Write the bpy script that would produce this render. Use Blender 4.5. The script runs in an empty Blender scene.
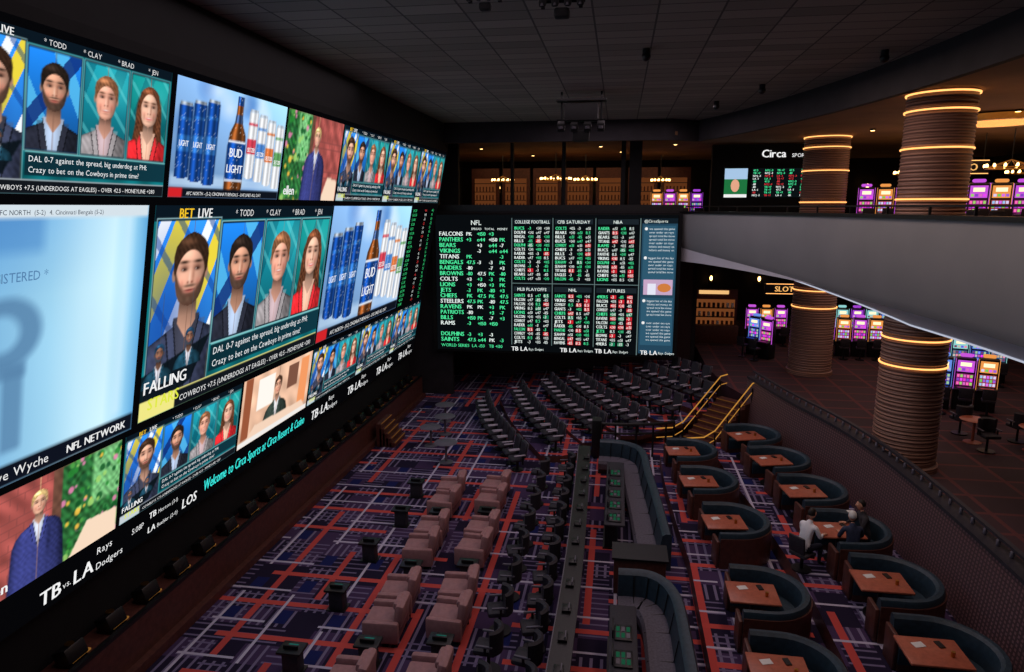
import bpy, bmesh, math, random
import numpy as np
from mathutils import Vector, Matrix, Euler
random.seed(7)
S=bpy.context.scene
try:
    S.view_settings.view_transform='Standard'
    S.view_settings.look='None'
except Exception: pass
H=9.0
def lin(v):
    v=v/255.0
    return v/12.92 if v<=0.04045 else ((v+0.055)/1.055)**2.4
def C(r,g,b): return (lin(r),lin(g),lin(b))
# ---------------------------------------------------------------- materials
def pm(name,rgb,rough=.6,metal=0.0,noise=.25,scale=6.0,bump=0.0,spec=.4):
    m=bpy.data.materials.new(name); m.use_nodes=True
    nt=m.node_tree; b=nt.nodes['Principled BSDF']
    b.inputs['Roughness'].default_value=rough; b.inputs['Metallic'].default_value=metal
    b.inputs['Specular IOR Level'].default_value=spec
    tc=nt.nodes.new('ShaderNodeTexCoord'); n=nt.nodes.new('ShaderNodeTexNoise')
    n.inputs['Scale'].default_value=scale; n.inputs['Detail'].default_value=4
    nt.links.new(tc.outputs['Object'],n.inputs['Vector'])
    r=nt.nodes.new('ShaderNodeValToRGB'); c=C(*rgb)
    r.color_ramp.elements[0].position=.3; r.color_ramp.elements[1].position=.7
    r.color_ramp.elements[0].color=(*[x*(1-noise) for x in c],1)
    r.color_ramp.elements[1].color=(*[min(1,x*(1+noise)) for x in c],1)
    nt.links.new(n.outputs['Fac'],r.inputs['Fac']); nt.links.new(r.outputs['Color'],b.inputs['Base Color'])
    if bump>0:
        bp=nt.nodes.new('ShaderNodeBump'); bp.inputs['Strength'].default_value=bump
        nt.links.new(n.outputs['Fac'],bp.inputs['Height']); nt.links.new(bp.outputs['Normal'],b.inputs['Normal'])
    return m
def em(name,rgb,st=1.0,sample=True):
    m=bpy.data.materials.new(name); m.use_nodes=True
    nt=m.node_tree; nt.nodes.clear()
    e=nt.nodes.new('ShaderNodeEmission'); o=nt.nodes.new('ShaderNodeOutputMaterial')
    e.inputs['Color'].default_value=(*C(*rgb),1); e.inputs['Strength'].default_value=st
    nt.links.new(e.outputs[0],o.inputs['Surface'])
    if not sample: m.cycles.emission_sampling='NONE'
    return m
def led(name,st=1.0,sample=True):
    m=bpy.data.materials.new(name); m.use_nodes=True
    nt=m.node_tree; nt.nodes.clear()
    a=nt.nodes.new('ShaderNodeAttribute'); a.attribute_name='Col'
    e=nt.nodes.new('ShaderNodeEmission'); o=nt.nodes.new('ShaderNodeOutputMaterial')
    e.inputs['Strength'].default_value=st
    nt.links.new(a.outputs['Color'],e.inputs['Color']); nt.links.new(e.outputs[0],o.inputs['Surface'])
    if not sample: m.cycles.emission_sampling='NONE'
    return m
class NT:
    def __init__(s,name):
        s.m=bpy.data.materials.new(name); s.m.use_nodes=True; s.t=s.m.node_tree; s.b=s.t.nodes['Principled BSDF']
        s.tc=s.t.nodes.new('ShaderNodeTexCoord'); s.sep=s.t.nodes.new('ShaderNodeSeparateXYZ')
        s.t.links.new(s.tc.outputs['Object'],s.sep.inputs[0])
        s.X=s.sep.outputs[0]; s.Y=s.sep.outputs[1]; s.Z=s.sep.outputs[2]
    def _in(s,node,i,v):
        if isinstance(v,(int,float)): node.inputs[i].default_value=v
        else: s.t.links.new(v,node.inputs[i])
    def op(s,o,a,b=0.0):
        n=s.t.nodes.new('ShaderNodeMath'); n.operation=o; s._in(n,0,a); s._in(n,1,b); return n.outputs[0]
    def rnd(s,a,b,w):
        n=s.t.nodes.new('ShaderNodeCombineXYZ'); s._in(n,0,a); s._in(n,1,b); n.inputs[2].default_value=w
        q=s.t.nodes.new('ShaderNodeTexWhiteNoise'); q.noise_dimensions='3D'; s.t.links.new(n.outputs[0],q.inputs['Vector']); return q.outputs['Value']
    def mix(s,f,a,b):
        n=s.t.nodes.new('ShaderNodeMix'); n.data_type='RGBA'; s._in(n,0,f)
        for i,v in ((6,a),(7,b)):
            if isinstance(v,tuple): n.inputs[i].default_value=(*v,1)
            else: s.t.links.new(v,n.inputs[i])
        return n.outputs[2]
    def band(s,f,c,w): return s.op('LESS_THAN',s.op('ABSOLUTE',s.op('SUBTRACT',f,c)),w)
    def AND(s,a,b): return s.op('MULTIPLY',a,b)
def carpet():
    n=NT('carpet_plaid'); k=1.25
    x=n.op('DIVIDE',n.X,k); y=n.op('DIVIDE',n.Y,k)
    fx=n.op('FRACT',x); fy=n.op('FRACT',y); ix=n.op('FLOOR',x); iy=n.op('FLOOR',y)
    f3x=n.op('FRACT',n.op('MULTIPLY',x,6.0)); f3y=n.op('FRACT',n.op('MULTIPLY',y,6.0))
    i2x=n.op('FLOOR',n.op('MULTIPLY',x,2.0)); i2y=n.op('FLOOR',n.op('MULTIPLY',y,2.0))
    col=n.mix(n.op('GREATER_THAN',n.rnd(i2x,i2y,1.3),.55),C(36,30,52),C(68,52,84))
    col=n.mix(n.AND(n.band(f3x,.5,.15),n.op('GREATER_THAN',n.rnd(i2x,i2y,2.1),.5)),col,C(118,108,138))
    col=n.mix(n.AND(n.band(f3y,.5,.13),n.op('GREATER_THAN',n.rnd(i2x,i2y,7.1),.58)),col,C(110,100,132))
    col=n.mix(n.AND(n.band(fx,.25,.13),n.AND(n.band(fy,.3,.2),n.op('GREATER_THAN',n.rnd(ix,iy,4.4),.5))),col,C(30,36,88))
    iys=n.op('FLOOR',n.op('MULTIPLY',y,.55)); ixr=n.op('FLOOR',n.op('MULTIPLY',x,.6))
    col=n.mix(n.AND(n.band(fx,.62,.065),n.op('GREATER_THAN',n.rnd(ix,iys,9.1),.28)),col,C(190,76,72))
    col=n.mix(n.AND(n.band(fy,.7,.065),n.op('GREATER_THAN',n.rnd(ixr,iy,5.7),.35)),col,C(198,80,74))
    col=n.mix(n.AND(n.band(fx,.12,.028),n.op('GREATER_THAN',n.rnd(ix,iy,3.3),.35)),col,C(190,184,204))
    col=n.mix(n.AND(n.band(fy,.12,.028),n.op('GREATER_THAN',n.rnd(ix,iys,6.6),.35)),col,C(184,178,200))
    n.t.links.new(col,n.b.inputs['Base Color']); n.b.inputs['Roughness'].default_value=.95
    n.b.inputs['Specular IOR Level'].default_value=.1
    return n.m
def tiles(name,base,line,kx,ky,w=.03,var=.25):
    n=NT(name)
    x=n.op('DIVIDE',n.X,kx); y=n.op('DIVIDE',n.Y,ky)
    g=n.op('MAXIMUM',n.band(n.op('FRACT',x),.5,w/kx),n.band(n.op('FRACT',y),.5,w/ky))
    r=n.rnd(n.op('FLOOR',n.op('ADD',x,.5)),n.op('FLOOR',n.op('ADD',y,.5)),1.0)
    col=n.mix(r,tuple(c*(1-var) for c in base),tuple(c*(1+var) for c in base))
    col=n.mix(g,col,line)
    n.t.links.new(col,n.b.inputs['Base Color']); n.b.inputs['Roughness'].default_value=.85
    return n.m
def ribbed(name,c1,c2,k,k2=None):
    n=NT(name); f=n.op('FRACT',n.op('MULTIPLY',n.Z,k))
    m=n.band(f,.5,.2)
    if k2:
        g=n.band(n.op('FRACT',n.op('MULTIPLY',n.Y,k2)),.5,.25); m=n.op('MAXIMUM',m,g)
    col=n.mix(m,c1,c2)
    n.t.links.new(col,n.b.inputs['Base Color']); n.b.inputs['Roughness'].default_value=.5
    return n.m
M_carpet=carpet()
M_ceil=tiles('ceiling_tiles',C(126,116,110),C(66,60,58),1.2,.6,.02,.2)
M_ceil2=pm('warm_ceiling_plaster',(124,92,68),.9,scale=.5)
M_wall=pm('dark_wall_paint',(34,31,35),.85,scale=2)
M_black=pm('black_metal',(16,16,18),.4,scale=20)
M_blackm=pm('black_matte',(9,9,11),.9,scale=3)
M_fascia=pm('grey_plaster',(132,134,136),.8,scale=.7,noise=.05)
M_soffit=pm('white_plaster',(205,205,214),.8,scale=1,noise=.04)
M_wood=pm('walnut_wood',(82,46,38),.45,scale=9)
M_table=pm('red_brown_tabletop',(172,94,70),.35,scale=12,noise=.15)
M_teal=pm('slate_blue_leather',(38,56,68),.5,scale=12,bump=.05)
M_grey=pm('grey_upholstery',(88,84,96),.7,scale=20)
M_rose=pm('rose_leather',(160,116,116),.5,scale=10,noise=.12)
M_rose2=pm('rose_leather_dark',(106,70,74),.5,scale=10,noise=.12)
M_chair=pm('charcoal_fabric',(44,42,50),.6,scale=20)
M_chairl=pm('lavender_grey_shell',(170,162,176),.45,scale=20,noise=.1)
M_chairm=pm('mid_grey_shell',(100,96,108),.5,scale=20,noise=.1)
M_darkred=ribbed('ribbed_burgundy_panel',C(60,32,38),C(34,20,26),14)
M_mesh=ribbed('woven_mauve_panel',C(120,90,94),C(72,54,58),12,9)
M_column=ribbed('rope_wrapped_column',C(156,116,98),C(100,70,60),14)
M_brass=pm('brass',(190,140,70),.3,1.0,scale=10,noise=.1)
M_glow=em('warm_ring_glow',(255,176,100),2.0)
M_glow2=em('warm_lamp_glow',(255,200,120),7.0)
M_gold=em('gold_strip_glow',(230,160,70),.65)
M_foot=em('footlight_glow',(220,150,70),.3,False)
M_cove=em('white_cove_glow',(215,220,240),.7)
M_red=em('exit_red_glow',(255,50,40),1.4)
M_darkfloor=tiles('dark_casino_carpet',C(60,38,44),C(100,50,50),1.4,1.1,.06)
M_skin=pm('skin',(205,150,122),.5,scale=30,noise=.06)
M_hair=pm('dark_hair',(30,22,18),.6,scale=40)
M_shirtw=pm('white_shirt',(240,240,244),.8,scale=20,noise=.05)
M_shirtd=pm('navy_sweater',(46,54,78),.85,scale=20)
M_shirtb=pm('charcoal_hoodie',(54,52,56),.85,scale=20)
M_jeans=pm('dark_jeans',(32,36,54),.85,scale=20)
M_shoe=pm('shoe_leather',(20,18,18),.5)
M_white=pm('white_paper',(220,220,215),.8,noise=.04)
M_LED=led('led_picture',1.1)
M_LEDT=led('led_text',1.0,False)
# ---------------------------------------------------------------- mesh builder
class MB:
    def __init__(s): s.v=[]; s.f=[]; s.m=[]; s.mats=[]
    def add(s,verts,faces,mat,M=None):
        o=len(s.v)
        if mat not in s.mats: s.mats.append(mat)
        k=s.mats.index(mat)
        for p in verts:
            p=Vector(p); s.v.append(M@p if M is not None else p)
        for f in faces: s.f.append([i+o for i in f]); s.m.append(k)
    def box(s,c,d,mat,rz=0,M=None):
        x,y,z=[q/2 for q in d]
        V=[(-x,-y,-z),(x,-y,-z),(x,y,-z),(-x,y,-z),(-x,-y,z),(x,-y,z),(x,y,z),(-x,y,z)]
        T=Matrix.Translation(c)@Matrix.Rotation(rz,4,'Z')
        if M is not None: T=M@T
        s.add(V,[(0,3,2,1),(4,5,6,7),(0,1,5,4),(1,2,6,5),(2,3,7,6),(3,0,4,7)],mat,T)
    def rbox(s,c,d,r,mat,rot=(0,0,0),seg=2,M=None):
        bm=bmesh.new(); bmesh.ops.create_cube(bm,size=1)
        for v in bm.verts: v.co=Vector((v.co.x*d[0],v.co.y*d[1],v.co.z*d[2]))
        bmesh.ops.bevel(bm,geom=bm.edges[:],offset=min(r,min(d)*.49),segments=seg,profile=.5,affect='EDGES')
        bm.verts.index_update()
        V=[v.co.copy() for v in bm.verts]; F=[[v.index for v in f.verts] for f in bm.faces]; bm.free()
        T=Matrix.Translation(c)@Euler(rot).to_matrix().to_4x4()
        if M is not None: T=M@T
        s.add(V,F,mat,T)
    def lathe(s,prof,mat,c=(0,0,0),n=24,M=None):
        V=[];F=[]; L=len(prof)
        for i in range(n):
            a=2*math.pi*i/n
            for r,z in prof: V.append((c[0]+r*math.cos(a),c[1]+r*math.sin(a),c[2]+z))
        for i in range(n):
            j=(i+1)%n
            for k in range(L-1): F.append((i*L+k,j*L+k,j*L+k+1,i*L+k+1))
        F.append([i*L+L-1 for i in range(n)]); F.append([i*L for i in range(n)][::-1])
        s.add(V,F,mat,M)
    def cyl(s,c,r,h,mat,n=20,r2=None,M=None):
        s.lathe([(r,-h/2),(r if r2 is None else r2,h/2)],mat,c,n,M)
    def ell(s,c,r,mat,n=16,m=10,fn=None,M=None):
        V=[];F=[]
        for j in range(m+1):
            t=math.pi*j/m
            for i in range(n):
                a=2*math.pi*i/n
                p=Vector((math.sin(t)*math.cos(a),math.sin(t)*math.sin(a),math.cos(t)))
                if fn: p=fn(p)
                V.append((c[0]+p.x*r[0],c[1]+p.y*r[1],c[2]+p.z*r[2]))
        for j in range(m):
            for i in range(n):
                k=(i+1)%n; F.append((j*n+i,(j+1)*n+i,(j+1)*n+k,j*n+k))
        s.add(V,F,mat,M)
    def tube(s,pts,r,mat,n=8,M=None,rs=None):
        pts=[Vector(p) for p in pts]; V=[];F=[]
        for i,p in enumerate(pts):
            d=(pts[min(i+1,len(pts)-1)]-pts[max(i-1,0)]).normalized()
            up=Vector((0,0,1)) if abs(d.z)<.9 else Vector((1,0,0))
            a=d.cross(up).normalized(); b=a.cross(d)
            rr=rs[i] if rs else r
            for k in range(n):
                t=2*math.pi*k/n; V.append(p+(a*math.cos(t)+b*math.sin(t))*rr)
        for i in range(len(pts)-1):
            for k in range(n):
                q=(k+1)%n; F.append((i*n+k,i*n+q,(i+1)*n+q,(i+1)*n+k))
        F.append(list(range(n))[::-1]); F.append([(len(pts)-1)*n+k for k in range(n)])
        s.add(V,F,mat,M)
    def prism(s,pts,z0,z1,mat,top=None):
        n=len(pts); V=[(p[0],p[1],z0) for p in pts]+[(p[0],p[1],z1) for p in pts]
        s.add(V,[[i,(i+1)%n,n+(i+1)%n,n+i] for i in range(n)]+[list(range(n))[::-1]],mat)
        s.add([(p[0],p[1],z1) for p in pts],[list(range(n))],top or mat)
    def sweep(s,path,prof,mat,M=None,caps=True):
        P=[Vector((p[0],p[1])) for p in path]; V=[];F=[]; n=len(P)
        for i,p in enumerate(P):
            d=(P[min(i+1,n-1)]-P[max(i-1,0)]).normalized(); r=Vector((d.y,-d.x))
            pr=prof(i/(n-1)) if callable(prof) else prof
            L=len(pr)
            for o,z in pr: V.append((p.x+r.x*o,p.y+r.y*o,z))
        for i in range(n-1):
            for k in range(L):
                q=(k+1)%L; F.append((i*L+k,(i+1)*L+k,(i+1)*L+q,i*L+q))
        if caps: F.append([k for k in range(L)]); F.append([(n-1)*L+k for k in range(L)][::-1])
        s.add(V,F,mat,M)
    def mesh(s,name,smooth=True):
        me=bpy.data.meshes.new(name); me.from_pydata([tuple(v) for v in s.v],[],s.f)
        for m in s.mats: me.materials.append(m)
        me.polygons.foreach_set('material_index',s.m)
        me.update()
        bm=bmesh.new(); bm.from_mesh(me); bmesh.ops.recalc_face_normals(bm,faces=bm.faces[:]); bm.to_mesh(me); bm.free()
        if smooth:
            me.shade_smooth(); me.set_sharp_from_angle(angle=math.radians(38))
        return me
    def obj(s,name,loc=(0,0,0),rz=0,parent=None,smooth=True):
        return put(s.mesh(name,smooth),name,loc,rz,parent)
def put(me,name,loc=(0,0,0),rz=0,parent=None,scale=1):
    o=bpy.data.objects.new(name,me); o.location=loc; o.rotation_euler=(0,0,rz); o.scale=(scale,)*3
    S.collection.objects.link(o)
    if parent: o.parent=parent
    return o
def cr(pts,n=6):
    P=[Vector(p) for p in pts]; out=[]
    for i in range(len(P)-1):
        a=P[max(i-1,0)];b=P[i];c=P[i+1];d=P[min(i+2,len(P)-1)]
        for k in range(n):
            t=k/n
            out.append(.5*((2*b)+(c-a)*t+(2*a-5*b+4*c-d)*t*t+(3*b-a-3*c+d)*t**3))
    out.append(P[-1]); return [tuple(p) for p in out]
# ---------------------------------------------------------------- glyph cache
GL={}
def make_glyphs():
    chars=[chr(i) for i in range(33,127)]
    obs=[]
    for ch in chars:
        cu=bpy.data.curves.new('g','FONT'); cu.body=ch; cu.size=1; cu.resolution_u=2
        o=bpy.data.objects.new('g',cu); S.collection.objects.link(o); obs.append((ch,o))
    dg=bpy.context.evaluated_depsgraph_get(); dg.update()
    for ch,o in obs:
        me=bpy.data.meshes.new_from_object(o.evaluated_get(dg))
        V=[(v.co.x,v.co.y) for v in me.vertices]; F=[list(p.vertices) for p in me.polygons]
        xs=[v[0] for v in V] or [0]
        GL[ch]=(V,F,min(xs),max(xs)); bpy.data.meshes.remove(me)
    for ch,o in obs:
        cu=o.data; bpy.data.objects.remove(o); bpy.data.curves.remove(cu)
make_glyphs()
def srgb2lin(a):
    a=np.clip(a,0,1); return np.where(a<=.04045,a/12.92,((a+.055)/1.055)**2.4)
class Canvas:
    def __init__(s,fn): s.fn=fn; s.v=[];s.f=[];s.c=[]; s.tv=[];s.tf=[];s.tc=[]
    def poly(s,pts,col,L):
        o=len(s.v); c=C(*col)
        for p in pts: s.v.append(s.fn(p[0],p[1],L)); s.c.append(c)
        s.f.append(list(range(o,o+len(pts))))
    def rect(s,u0,v0,u1,v1,col,L): s.poly([(u0,v0),(u1,v0),(u1,v1),(u0,v1)],col,L)
    def ell(s,cx,cy,rx,ry,col,L,n=12):
        s.poly([(cx+rx*math.cos(2*math.pi*i/n),cy+ry*math.sin(2*math.pi*i/n)) for i in range(n)],col,L)
    def image(s,u0,v0,u1,v1,arr,L):
        h,w,_=arr.shape; o=len(s.v); a=srgb2lin(arr)
        for j in range(h):
            for i in range(w):
                s.v.append(s.fn(u0+(u1-u0)*i/(w-1),v0+(v1-v0)*j/(h-1),L)); s.c.append(tuple(a[j,i]))
        for j in range(h-1):
            for i in range(w-1):
                q=o+j*w+i; s.f.append((q,q+1,q+w+1,q+w))
    def text(s,st,u,v,size,col,L,w=None,al='l',bold=False):
        adv=[]; x=0
        for ch in st:
            if ch==' ' or ch not in GL: adv.append(None); x+=.32
            else: adv.append(x); x+=GL[ch][3]-GL[ch][2]+.09
        sx=size
        if w is not None and x>0 and x*size>w: sx=w/x
        if al=='c': u-=x*sx/2
        if al=='r': u-=x*sx
        c=C(*col)
        for rep in range(2 if bold else 1):
            for ch,a in zip(st,adv):
                if a is None: continue
                V,F,x0,x1=GL[ch]; o=len(s.tv)
                for p in V: s.tv.append(s.fn(u+(a+p[0]-x0+.05*rep)*sx,v+p[1]*size,L+rep*.3)); s.tc.append(c)
                for f in F: s.tf.append([i+o for i in f])
    def build(s,name,parent=None):
        for nm,V,F,K,mat in ((name,s.v,s.f,s.c,M_LED),(name+'_text',s.tv,s.tf,s.tc,M_LEDT)):
            if not V: continue
            me=bpy.data.meshes.new(nm); me.from_pydata([tuple(v) for v in V],[],F); me.materials.append(mat)
            a=me.color_attributes.new('Col','FLOAT_COLOR','POINT')
            k=np.ones((len(K),4),dtype=np.float32); k[:,:3]=np.array(K)
            a.data.foreach_set('color',k.ravel()); me.update()
            put(me,nm,parent=parent)
# ---------------------------------------------------------------- procedural pictures shown on the screens
class Pic:
    def __init__(s,w,h,asp):
        s.w=w; s.h=h; s.asp=asp
        s.X,s.Y=np.meshgrid(np.linspace(0,asp,w),np.linspace(0,1,h)); s.c=np.zeros((h,w,3)); s.e=1.2/h
    def mix(s,m,col):
        m=np.clip(m,0,1)[...,None]
        col=np.array(col,dtype=float)/255. if not isinstance(col,np.ndarray) else col
        s.c=s.c*(1-m)+col*m
    def el(s,cx,cy,rx,ry,soft=None):
        e=soft or s.e
        d=(np.sqrt(((s.X-cx)/rx)**2+((s.Y-cy)/ry)**2)-1)*min(rx,ry); return np.clip(.5-d/e,0,1)
    def rc(s,x0,y0,x1,y1,soft=None):
        e=soft or s.e
        return np.clip((s.X-x0)/e+.5,0,1)*np.clip((x1-s.X)/e+.5,0,1)*np.clip((s.Y-y0)/e+.5,0,1)*np.clip((y1-s.Y)/e+.5,0,1)
    def poly(s,pts):
        ins=np.zeros(s.X.shape,bool)
        for i in range(len(pts)):
            x0,y0=pts[i-1]; x1,y1=pts[i]
            if y0==y1: continue
            c=((y0>s.Y)!=(y1>s.Y))&(s.X<(x1-x0)*(s.Y-y0)/(y1-y0)+x0); ins^=c
        m=ins.astype(float); k=np.pad(m,1,mode='edge')
        return (k[:-2,1:-1]+k[2:,1:-1]+k[1:-1,:-2]+k[1:-1,2:]+2*m)/6
    def noise(s,f,seed=0):
        X=s.X*f; Y=s.Y*f
        return .5+.5*(np.sin(X*2.1+3*np.sin(Y*1.3+seed)+seed)*np.cos(Y*2.7+2*np.sin(X*1.7-seed))*.6+.4*np.sin(X*5.3+Y*4.1+seed*2))
    def shade(s,rgb,k): return np.clip(np.array(rgb,dtype=float)[None,None,:]/255.*k[...,None],0,1)
def person(p,cx,cy,s,M,hair=(50,34,24),skin=(214,160,130),suit=(30,38,56),shirt=(200,210,225),female=False,beard=False,smile=False):
    x=(p.X-cx)/s/1.12; y=(p.Y-cy)/s; e=1.3/p.h/s; ax=np.abs(x)
    ins=lambda w: np.clip((w-ax)/e+.5,0,1)
    below=lambda t: np.clip((t-y)/e+.5,0,1)
    E=lambda ex,ey,rx,ry,so=1.: np.clip(.5-(np.sqrt(((x-ex)/rx)**2+((y-ey)/ry)**2)-1)*min(rx,ry)/(e*so),0,1)
    def soft(ex,ey,rx,ry): return np.exp(-(((x-ex)/rx)**2+((y-ey)/ry)**2))
    nz=p.noise(22,1.3)
    if female:
        hw=np.interp(y,[-1.0,-.85,-.4,.1,.6,.95,1.1],[.15,.54,.58,.49,.45,.3,0])
        k=.55+.55*p.noise(30,4.)*np.clip(1-ax*.6,0,1)+.35*soft(-.42,-.2,.1,.5)
        p.mix(M*ins(hw)*(y>-1.0),p.shade(hair,k))
    w=np.interp(y,[-4,-1.2,-.8,-.56,-.36,-.22],[1.45,1.25,1.08,.82,.34,.1])
    k=(1.0-.3*x*.6)*(1-.5*np.clip(ax/np.maximum(w,.01),0,1)**5)+.28*(nz-.5)+.2*soft(-.7,-.65,.3,.2)-.25*soft(.55,-1.5,.12,.8)
    p.mix(M*ins(w)*below(-.22),p.shade(suit,k))
    wv=np.interp(y,[-1.7,-.25],[.0,.3]); v=M*ins(wv)*below(-.2)*(y>-1.7)
    p.mix(v,p.shade(shirt if not female else skin,.8+.25*soft(-.05,-.6,.2,.6)))
    lp=M*(np.clip((wv+.17-ax)/e+.5,0,1)-ins(wv)).clip(0,1)*below(-.3)*(y>-1.4)
    p.mix(lp*.45,tuple(min(255,c*1.3+12) for c in suit)); p.mix(M*(np.abs(ax-wv-.17)<.018)*below(-.4)*(y>-1.4)*.6,(8,8,12))
    p.mix(M*(np.abs(ax-wv)<.016)*below(-.25)*(y>-1.6)*.6,(10,10,14))
    wn=np.interp(y,[-.55,-.3,.2],[.02,.21,.19]); p.mix(M*ins(wn)*below(.2)*(y>-.55),p.shade(skin,np.interp(y,[-.5,-.2,-.02],[.82,.66,.42])-.2*x))
    for sx in (-1,1): p.mix(M*E(sx*.365,.47,.045,.1),p.shade(skin,np.full_like(x,.66)))
    wf=np.interp(y,[-.05,-.02,.05,.15,.3,.5,.68,.85,.96,1.02],[0,.12,.22,.28,.325,.352,.355,.325,.22,0]); F=M*ins(wf)
    nx=np.clip(x/np.maximum(wf,.05),-1,1); nzz=np.sqrt(1-nx*nx*.96)
    k=.50+.44*nzz-.17*nx+.14*soft(-.08,.78,.18,.1)+.09*soft(-.2,.38,.09,.08)+.04*soft(.2,.38,.09,.08)-.05*np.clip(.3-y,0,1)
    p.mix(F,p.shade(skin,k))
    p.mix(F*.22*(soft(-.2,.33,.1,.08)+soft(.2,.33,.1,.08)),(205,86,74))
    for sx in (-1,1):
        p.mix(F*.55*soft(sx*.15,.575,.1,.05),(84,46,36))
        p.mix(F*soft(sx*.15,.54,.062,.028)*.95,(40,24,20))
        p.mix(F*E(sx*.15-.035,.538,.014,.012)*.6,(230,220,215))
        p.mix(F*soft(sx*.16,.655,.1,.026)*.9,tuple(c*.6 for c in hair))
        p.mix(F*.6*soft(sx*.045,.33,.03,.022),(96,44,36))
        p.mix(F*.28*soft(sx*.185,.24,.035,.1),(110,58,46))
    p.mix(F*.38*soft(.065,.44,.035,.13),(120,68,52)); p.mix(F*.40*soft(-.015,.40,.025,.13),(255,232,212))
    if beard:
        edge=.20+.34*np.clip(ax/.34,0,1)**3
        jaw=np.clip((edge-y)/.10+.5,0,1)
        b=F*jaw*.82*(1-.8*soft(0,.2,.11,.035)); b=np.maximum(b,F*.75*soft(0,.275,.15,.026)); p.mix(b*(.85+.15*nz),tuple(c*.85+8 for c in hair))
    p.mix(F*soft(0,.195,.115,.036)*.8,(170,78,72) if not female else (204,44,58))
    if smile: p.mix(F*soft(0,.205,.09,.016),(246,240,234))
    else: p.mix(F*soft(0,.205,.11,.010)*.9,(80,32,30))
    p.mix(F*.28*soft(0,.115,.1,.022),(96,52,42)); p.mix(F*.4*np.clip((.05-y)/.1,0,1),(70,38,30))
    wo=np.interp(y,[.40,.55,.75,.9,1.0,1.08,1.12],[.35,.385,.395,.36,.27,.14,0]); hi=.84 if not female else .9
    inner=np.clip((1-np.sqrt((x/.335)**2+((y-.4)/(hi-.4))**2))/.06+.5,0,1)
    k=.75+.6*p.noise(34,2.)*np.clip(1-ax,0,1)+.9*soft(-.12,.97,.16,.06)
    p.mix(M*ins(wo)*np.clip((y-.44)/.06,0,1)*(1-inner),p.shade(hair,k))
    if female:
        for sx in (-1,1):
            p.mix(M*E(sx*.41,.1,.1,.6,1.2),p.shade(hair,.6+.7*p.noise(30,7.)))
PEOPLE=[dict(hair=(54,36,26),beard=True,suit=(54,60,84),shirt=(66,68,84),skin=(246,186,158)),
        dict(hair=(36,28,24),beard=True,suit=(36,38,50),shirt=(186,206,236),skin=(232,170,140)),
        dict(hair=(124,82,56),suit=(140,134,136),shirt=(206,180,186),skin=(252,184,158),smile=True),
        dict(hair=(100,58,38),suit=(218,42,48),shirt=(240,215,200),female=True,skin=(252,198,170),smile=True)]
CELLS=[(.015,.27,.02,.93),(.285,.505,.29,.91),(.525,.745,.29,.91),(.765,.985,.29,.91)]
def pic_hosts(w,h,asp,big):
    p=Pic(w,h,asp)
    p.c=p.shade((14,112,120),.75+.4*p.noise(4,2)); p.mix(p.rc(0,.93,asp,1.1),(10,22,32))
    for i,(a,b,c,d) in enumerate(CELLS):
        a*=asp;b*=asp; M=p.rc(a,c,b,d)
        p.mix(p.rc(a-.012,c-.014,b+.012,d+.014),(150,190,196)); p.mix(p.rc(a-.007,c-.009,b+.007,d+.009),(10,24,32))
        base=[(40,120,206),(26,108,192),(20,124,140),(14,118,116)][i]
        p.mix(M,p.shade(base,.7+.6*np.clip((p.Y-c)/(d-c),0,1)))
        cx=(a+b)/2
        if i==0:
            p.mix(M*(np.sin((p.X-p.Y*.5)*18)>.55),(232,210,64)); p.mix(M*(np.sin((p.X-p.Y*.5)*18+2.2)>.8),(240,244,250)); p.mix(M*p.el(a+.1,c+.45,.2,.3,.3)*.5,(20,60,150))
            p.mix(M*(np.sin((p.X+p.Y*.9)*26)>.8)*.5,(20,60,140))
        elif i==1:
            p.mix(M*(np.sin((p.X+p.Y*.6)*15)>.6)*.8,(90,190,235)); p.mix(M*(np.sin((p.X-p.Y*.9)*11)>.75)*.8,(16,40,110))
        else:
            p.mix(M*(np.sin((p.X-p.Y*.4)*20)>.4)*.5,(8,72,90)); p.mix(M*p.el(cx+.1,d-.12,.2,.12,.2)*.5,(70,200,200)); p.mix(M*(np.sin((p.X+p.Y)*30)>.85)*.4,(120,220,220))
        s=.31 if i==0 else .265
        person(p,cx+(.03 if i==0 else 0),.53 if i==0 else .555,s,M,**PEOPLE[i])
    p.mix(p.rc(.285*asp,.12,asp,.275),p.shade((12,44,54),.9+.3*p.X/asp)); p.mix(p.rc(.285*asp,.268,asp,.276),(120,200,200))
    tri=p.poly([(0,.02),(.2*asp,.12),(.275*asp,.34),(0,.22)]); p.mix(tri*.92,(10,18,24))
    for q in (.06,.18):
        person(p,q*asp,.25+q*.35,.08,np.clip(p.rc(0,.13+q*.4,.28*asp,.6),0,1),hair=(30,60,86),skin=(150,104,82),beard=True,suit=(30,70,90),shirt=(220,220,230))
    p.mix(p.rc(0,0,asp,.095),(232,224,130) if big else (190,200,206)); p.mix(p.rc(.14*asp,0,asp,.088),(18,22,28))
    return p.c
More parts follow.
